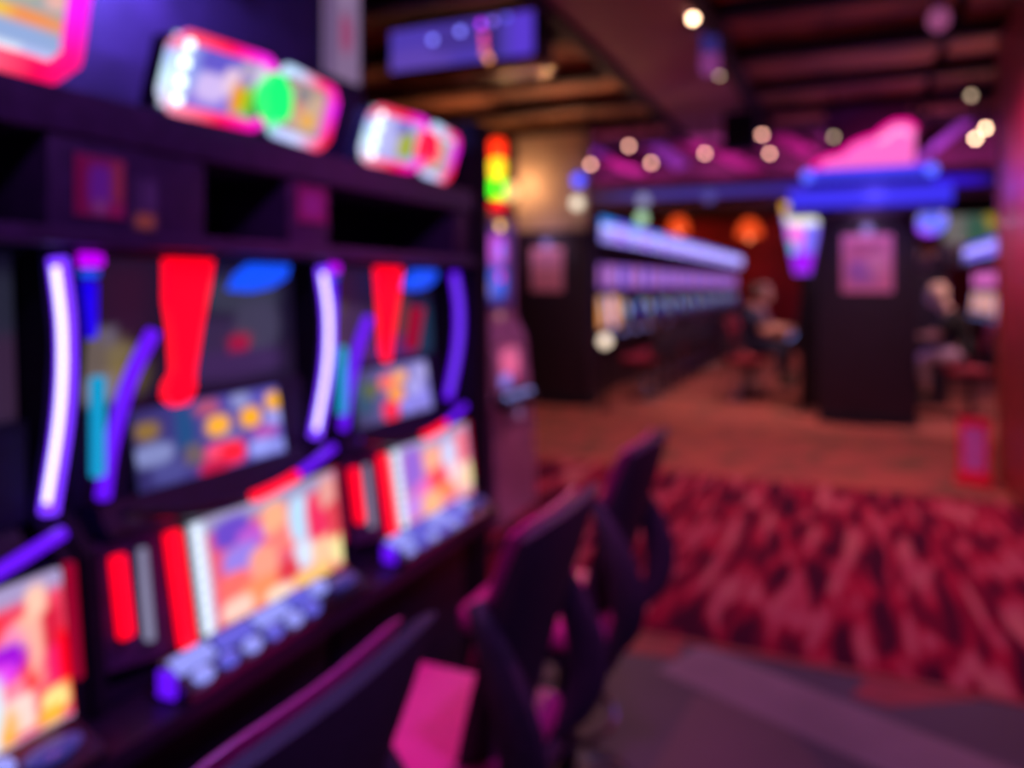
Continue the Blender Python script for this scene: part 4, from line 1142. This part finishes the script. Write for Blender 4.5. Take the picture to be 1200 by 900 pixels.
G_lens = glow('spot_lens', (1.0, 0.60, 0.38), 16.0)
G_lens2 = glow('spot_lens_pink', (1.0, 0.45, 0.36), 9.0)
G_lens3 = glow('spot_lens_dim', (0.6, 0.42, 0.28), 4.0)
look = (0, 0, 1.5)
spot(at(812, 30, 5.6), 'brightest cream spotlight at top centre of the ceiling', None, G_lens, 1.0, look)
for (px, py, m_, dz, lab) in ((737, 178, G_lens2, 9.2, 'upper of the two rosy spotlights over the start of the left slot row'),
                              (692, 200, G_lens2, 9.0, 'rosy spotlight just right of the cream pillar shaft'),
                              (763, 198, G_lens2, 9.0, 'lower of the two rosy spotlights over the start of the left slot row'),
                              (826, 187, G_lens2, 9.0, 'single rosy spotlight left of the black hanging speaker'),
                              (893, 165, G_lens2, 8.9, 'upper rosy spotlight of the close pair right of the black speaker'),
                              (902, 187, G_lens2, 9.0, 'lower rosy spotlight of the close pair right of the black speaker'),
                              (977, 168, G_lens3, 8.2, 'dim spotlight at the left end of the pink neon sign'),
                              (1143, 170, G_lens, 8.0, 'lower left cream spotlight of the pair beside the red pillar'),
                              (1155, 158, G_lens, 8.0, 'upper right cream spotlight of the pair beside the red pillar'),
                              (843, 96, G_lens3, 7.2, 'faint spotlight below the blue and pink cylinder fixture'),
                              (1138, 120, G_lens3, 7.6, 'faint spotlight high up beside the red pillar'),
                              (863, 138, G_lens3, 8.9, 'very faint spotlight right above the black speaker')):
    spot(at(px, py - 2, dz), lab, None, m_, 1.0, look)
# pink hanging bulb fixture, can with blue and pink reflections set as emission, black speaker
p = at(1100, 20, 5.2)
t = thing('bulb_pendant', 'pink lit bulb shaped fixture on a stem at top right of ceiling', 'lamp', tuple(p))
M_pf = mat('pinkish_metal', (0.62, 0.28, 0.48), 0.4, 0.1, 0.15, 20)
MB().lathe([(0.02, -0.09), (0.06, -0.06), (0.072, -0.02), (0.06, 0.03), (0.04, 0.05)], seg=16).build('bulb', glow('pink_bulb', (0.55, 0.13, 0.36), 0.45, (0.5, 0.3, 0.4)), t)
MB().lathe([(0.04, 0.05), (0.036, ZC + 0.055 - p.z)], seg=12).build('stem', M_pf, t)
p = at(832, 62, 5.9)
t = thing('cylinder_fixture', 'cylindrical fixture with blue and pink reflections hanging just right of the bright spotlight', 'lamp', tuple(p))
MB().lathe([(0.06, -0.16), (0.075, -0.13), (0.075, -0.02)], seg=16).build('pink_reflection', glow('pink_reflection', (0.40, 0.07, 0.36), 0.5), t)
MB().lathe([(0.07, -0.02), (0.07, 0.14), (0.02, 0.17)], seg=16).build('blue_reflection', glow('blue_reflection', (0.06, 0.04, 0.30), 0.5), t)
MB().lathe([(0.012, 0.17), (0.012, ZC + 0.055 - p.z)], seg=8).build('stem', M_metalblack, t)
p = at(868, 155, 8.3)
t = thing('ceiling_speaker', 'black box speaker hanging before the purple bulkhead', 'speaker', tuple(p))
MB().box(-0.17, 0.17, -0.13, 0.13, -0.20, 0.20, 0.02).build('box', M_vent, t)
MB().lathe([(0.11, -0.0), (0.12, 0.01), (0.10, 0.02), (0.02, 0.012)], seg=18).build('cone', M_metalblack, t).rotation_euler = (PI / 2, 0, 0)
t.children[1].location = (0, -0.13, -0.05)
MB().lathe([(0.015, 0.20), (0.015, ZC + 0.055 - p.z)], seg=8).build('bracket', M_metalblack, t)
# loose lamps hanging under the header beam
for (px, py, c, s, lab) in ((678, 211, '4050ff', 2.0, 'blue globe lamp hung on the header near the left pillar'), (676, 238, 'f0e0c8', 1.6, 'cream globe lamp below the blue one at the left pillar'),
                            (754, 235, '8a88b0', 1.2, 'greyish globe lamp on the header above the left toppers'), (752, 256, 'a8d0a8', 1.4, 'pale green globe lamp just above the left toppers'),
                            (831, 230, '504898', 1.0, 'dim violet globe lamp at the middle of the header')):
    p = atY(px, py, 9.07)
    t = thing('globe_lamp', lab, 'lamp', tuple(p))
    MB().ball((0, 0, 0), 0.075, seg=12).build('globe', glow('globe_' + c, c, s), t)
    top = 2.5 if p.z < 2.5 else p.z
    MB().tube([(0, 0.05, 0), (0, 0.12, max(0.0, 2.5 - p.z)), (0, 0.13, max(0.02, 2.52 - p.z))], 0.010, 6, up=(1, 0, 0)).build('bracket', M_metalblack, t)

# ================================================================ people
def skin_mesh(verts, edges, radii, sub=1):
    me = bpy.data.meshes.new('tmp')
    me.from_pydata(verts, edges, [])
    o = bpy.data.objects.new('tmp', me)
    C.objects.link(o)
    md = o.modifiers.new('s', 'SKIN')
    md.use_smooth_shade = True
    for i, r in enumerate(radii):
        me.skin_vertices[0].data[i].radius = (r, r) if not isinstance(r, tuple) else r
        me.skin_vertices[0].data[i].use_root = (i == 0)
    sb = o.modifiers.new('u', 'SUBSURF')
    sb.levels = sub
    dg = bpy.context.evaluated_depsgraph_get()
    ev = o.evaluated_get(dg)
    bm = bmesh.new()
    bm.from_mesh(ev.to_mesh())
    ev.to_mesh_clear()
    bpy.data.objects.remove(o)
    bpy.data.meshes.remove(me)
    return bm


def merge(dst, src):
    tmp = bpy.data.meshes.new('tmp')
    src.to_mesh(tmp)
    src.free()
    dst.from_mesh(tmp)
    bpy.data.meshes.remove(tmp)


def remesh(bm, name, m, parent, voxel, smooth=4):
    me = bpy.data.meshes.new(name)
    bm.to_mesh(me)
    bm.free()
    o = bpy.data.objects.new(name, me)
    C.objects.link(o)
    r = o.modifiers.new('r', 'REMESH')
    r.mode = 'VOXEL'
    r.voxel_size = voxel
    r.use_smooth_shade = True
    s = o.modifiers.new('s', 'SMOOTH')
    s.iterations = smooth
    s.factor = 0.5
    dg = bpy.context.evaluated_depsgraph_get()
    me2 = bpy.data.meshes.new_from_object(o.evaluated_get(dg))
    o.modifiers.clear()
    o.data = me2
    bpy.data.meshes.remove(me)
    me2.name = name
    me2.materials.clear()
    me2.materials.append(m)
    for p in me2.polygons:
        p.use_smooth = True
    o.parent = parent
    return o


def seated_person(label, loc, rz, skin, top_c, leg_c, hair_c, reach=0.42, hand_z=0.92, hair_long=False, lean=0.06):
    """Person seated on a stool (seat 0.585), facing +x, hands on the machine's button deck."""
    t = thing('person', label, 'person', loc, rz)
    HZ = 0.715
    hip = (0, 0, HZ)
    V, E, RD = [], [], []

    def add(p, r, par=None):
        V.append(p)
        RD.append(r)
        if par is not None:
            E.append((par, len(V) - 1))
        return len(V) - 1
    pel = add(hip, (0.135, 0.115))
    ab = add((0.01 + lean * 0.3, 0, HZ + 0.17), (0.125, 0.10), pel)
    ch = add((0.01 + lean * 0.8, 0, HZ + 0.36), (0.145, 0.11), ab)
    nk0 = add((lean * 1.0, 0, HZ + 0.50), 0.065, ch)
    nk1 = add((lean * 1.3 + 0.02, 0, HZ + 0.56), 0.052, nk0)
    hx, hz = lean * 1.5 + 0.045, HZ + 0.665
    hd = add((hx, 0, hz - 0.03), 0.06, nk1)
    ends = []
    for s in (-1, 1):
        sh = add((lean * 0.9, s * 0.185, HZ + 0.45), 0.058, ch)
        el = add((0.14 + lean, s * 0.235, HZ + 0.20), 0.043, sh)
        wr = add((reach - 0.06, s * 0.17, hand_z), 0.028, el)
        pa = add((reach, s * 0.16, hand_z + 0.005), (0.038, 0.016), wr)
        ends.append((s, (reach, s * 0.16, hand_z + 0.005)))
        th = add((0.10, s * 0.095, HZ - 0.02), 0.088, pel)
        kn = add((0.43, s * 0.115, HZ - 0.03), 0.060, th)
        ca_ = add((0.42, s * 0.11, HZ - 0.20), 0.054, kn)
        an = add((0.39, s * 0.11, 0.27), 0.036, ca_)
        ft = add((0.44, s * 0.115, 0.245), 0.036, an)
        to = add((0.55, s * 0.125, 0.238), 0.028, ft)
    bm = skin_mesh(V, E, RD)
    # five fingers on each hand, curled down on the deck
    for s, hp in ends:
        for f, (dy, L, sp) in enumerate(((-0.030, 0.070, -0.006), (-0.011, 0.080, -0.002), (0.009, 0.075, 0.002), (0.027, 0.058, 0.007))):
            b0 = (hp[0] + 0.010, hp[1] + s * dy, hp[2])
            vv = [b0, (b0[0] + 0.02 + L * 0.35, b0[1] + s * sp, b0[2] + 0.010), (b0[0] + 0.02 + L * 0.7, b0[1] + s * sp * 2, b0[2] - 0.002), (b0[0] + 0.02 + L, b0[1] + s * sp * 2.4, b0[2] - 0.022)]
            merge(bm, skin_mesh(vv, [(0, 1), (1, 2), (2, 3)], [0.010, 0.009, 0.0085, 0.0075]))
        b0 = (hp[0] - 0.03, hp[1] - s * 0.02, hp[2])
        merge(bm, skin_mesh([b0, (b0[0] + 0.03, b0[1] - s * 0.03, b0[2] - 0.008), (b0[0] + 0.065, b0[1] - s * 0.042, b0[2] - 0.014)], [(0, 1), (1, 2)], [0.013, 0.011, 0.0085]))
    # head: skull, jaw, nose, ears, brow
    hb_ = MB()
    hb_.ball((hx, 0, hz + 0.025), 0.098, 1.0, 0.80, 1.08, 20)
    hb_.ball((hx + 0.035, 0, hz - 0.055), 0.062, 1.0, 0.82, 1.0, 16)
    hb_.ball((hx + 0.098, 0, hz - 0.012), 0.017, 1.1, 0.8, 1.5, 10)
    hb_.ball((hx + 0.082, 0, hz - 0.055), 0.018, 0.8, 1.5, 0.6, 10)
    for s in (-1, 1):
        hb_.ball((hx - 0.005, s * 0.079, hz - 0.005), 0.026, 0.8, 0.4, 1.2, 10)
        hb_.ball((hx + 0.075, s * 0.030, hz + 0.030), 0.020, 0.7, 1.3, 0.5, 8)
    merge(bm, hb_.bm)
    remesh(bm, 'body', skin, t, 0.0085, 3)
    for s in (-1, 1):
        MB().ball((hx + 0.083, s * 0.030, hz + 0.012), 0.010, 0.7, 1.2, 0.7, 8).build('eye', mat('eye_dark', (0.02, 0.015, 0.015), 0.2), t)
    # clothing
    bm = skin_mesh([(0, 0, HZ - 0.03), V[1], V[2], (V[3][0], 0, V[3][2] - 0.015)], [(0, 1), (1, 2), (2, 3)], [(0.168, 0.150), (0.160, 0.140), (0.178, 0.150), 0.080])
    for s in (-1, 1):
        sh = (lean * 0.9, s * 0.185, HZ + 0.45)
        el = (0.14 + lean, s * 0.235, HZ + 0.20)
        mid = tuple(sh[i] * 0.15 + el[i] * 0.85 for i in range(3))
        merge(bm, skin_mesh([(V[2][0], s * 0.05, V[2][2] + 0.03), sh, mid], [(0, 1), (1, 2)], [0.115, 0.090, 0.070]))
        tb = MB()
        tb.ball((lean * 0.8, s * 0.10, HZ + 0.445), 0.085, 1.1, 1.45, 1.0, 14)
        merge(bm, tb.bm)
    tb = MB()
    tb.ball((0.025, 0, HZ + 0.055), 0.13, 1.02, 1.40, 0.95, 16)
    merge(bm, tb.bm)
    for yy in (-0.06, 0.0, 0.06):     # fullness over the back and belly
        tb = MB()
        tb.ball((lean * 0.5, yy, HZ + 0.26), 0.10, 1.28, 1.0, 2.35, 16)
        merge(bm, tb.bm)
    remesh(bm, 'shirt', top_c, t, 0.014, 5)
    bm = None
    for s in (-1, 1):
        b_ = skin_mesh([(0, s * 0.05, HZ), (0.10, s * 0.095, HZ - 0.02), (0.43, s * 0.115, HZ - 0.03), (0.42, s * 0.11, HZ - 0.20), (0.395, s * 0.11, 0.32)],
                       [(0, 1), (1, 2), (2, 3), (3, 4)], [0.135, 0.108, 0.080, 0.072, 0.056])
        if bm is None:
            bm = b_
        else:
            merge(bm, b_)
    remesh(bm, 'trousers', leg_c, t, 0.014, 5)
    for s in (-1, 1):
        MB().ball((0.475, s * 0.118, 0.248), 0.05, 2.1, 0.95, 0.85, 14).build('shoe', mat('dark_shoe', (0.02, 0.016, 0.018), 0.5), t)
    h_ = MB()
    h_.ball((hx - 0.016, 0, hz + 0.045), 0.106, 1.02, 0.88, 1.0, 18)
    for v in h_.bm.verts:
        if v.co.x > hx + 0.045 and v.co.z < hz + 0.075:
            v.co.x = hx + 0.045 - (v.co.x - hx - 0.045) * 0.3
    if hair_long:
        h_.ball((hx - 0.055, 0, hz - 0.05), 0.085, 0.75, 1.05, 1.5, 16)
    h_.build('hair', hair_c, t)
    return t


SK1 = mat('skin_warm', (0.62, 0.27, 0.18), 0.5, 0, 0.08, 30)
SK2 = mat('skin_pale', (0.66, 0.36, 0.27), 0.5, 0, 0.08, 30)
navy = mat('navy_cloth', (0.022, 0.026, 0.075), 0.9, 0, 0.2, 60)
darkc = mat('black_cloth', (0.010, 0.009, 0.012), 0.9, 0, 0.2, 60)
lilac = mat('pale_lilac_cloth', (0.50, 0.34, 0.46), 0.9, 0, 0.15, 60)
greyp = mat('grey_pink_cloth', (0.36, 0.20, 0.26), 0.9, 0, 0.2, 60)
hair1 = mat('dark_hair', (0.03, 0.015, 0.012), 0.6, 0, 0.3, 80)
hair2 = mat('blond_hair', (0.72, 0.50, 0.34), 0.6, 0, 0.2, 80)
hair3 = mat('greying_hair', (0.28, 0.18, 0.20), 0.6, 0, 0.3, 80)
gp = 'stools at the bank behind the right pillar'
pA = seated_person('person in navy top seated with arms reaching forward left of the right pillar', (-1.16, 10.45, 0.002), 0.0, SK1, navy, navy, hair1, 0.43, 0.92)
pB = seated_person('person with greying hair in grey pink top seated behind the person in navy', (-1.16, 11.20, 0.002), 0.0, SK2, greyp, darkc, hair3, 0.43, 0.92)
pC = seated_person('blond person in black top and pale trousers seated right of the right pillar', (1.25, 10.05, 0.002), PI, SK2, darkc, lilac, hair2, 0.41, 0.92, True, 0.16)
dup(stf, (-1.21, 10.45, 0.002), PI, 'stool under the person in navy, facing the bank behind the right pillar')
dup(stf, (-1.21, 11.20, 0.002), PI, 'stool under the person in the grey pink top')
dup(stf, (1.31, 10.05, 0.002), 0, 'stool under the blond person right of the right pillar')
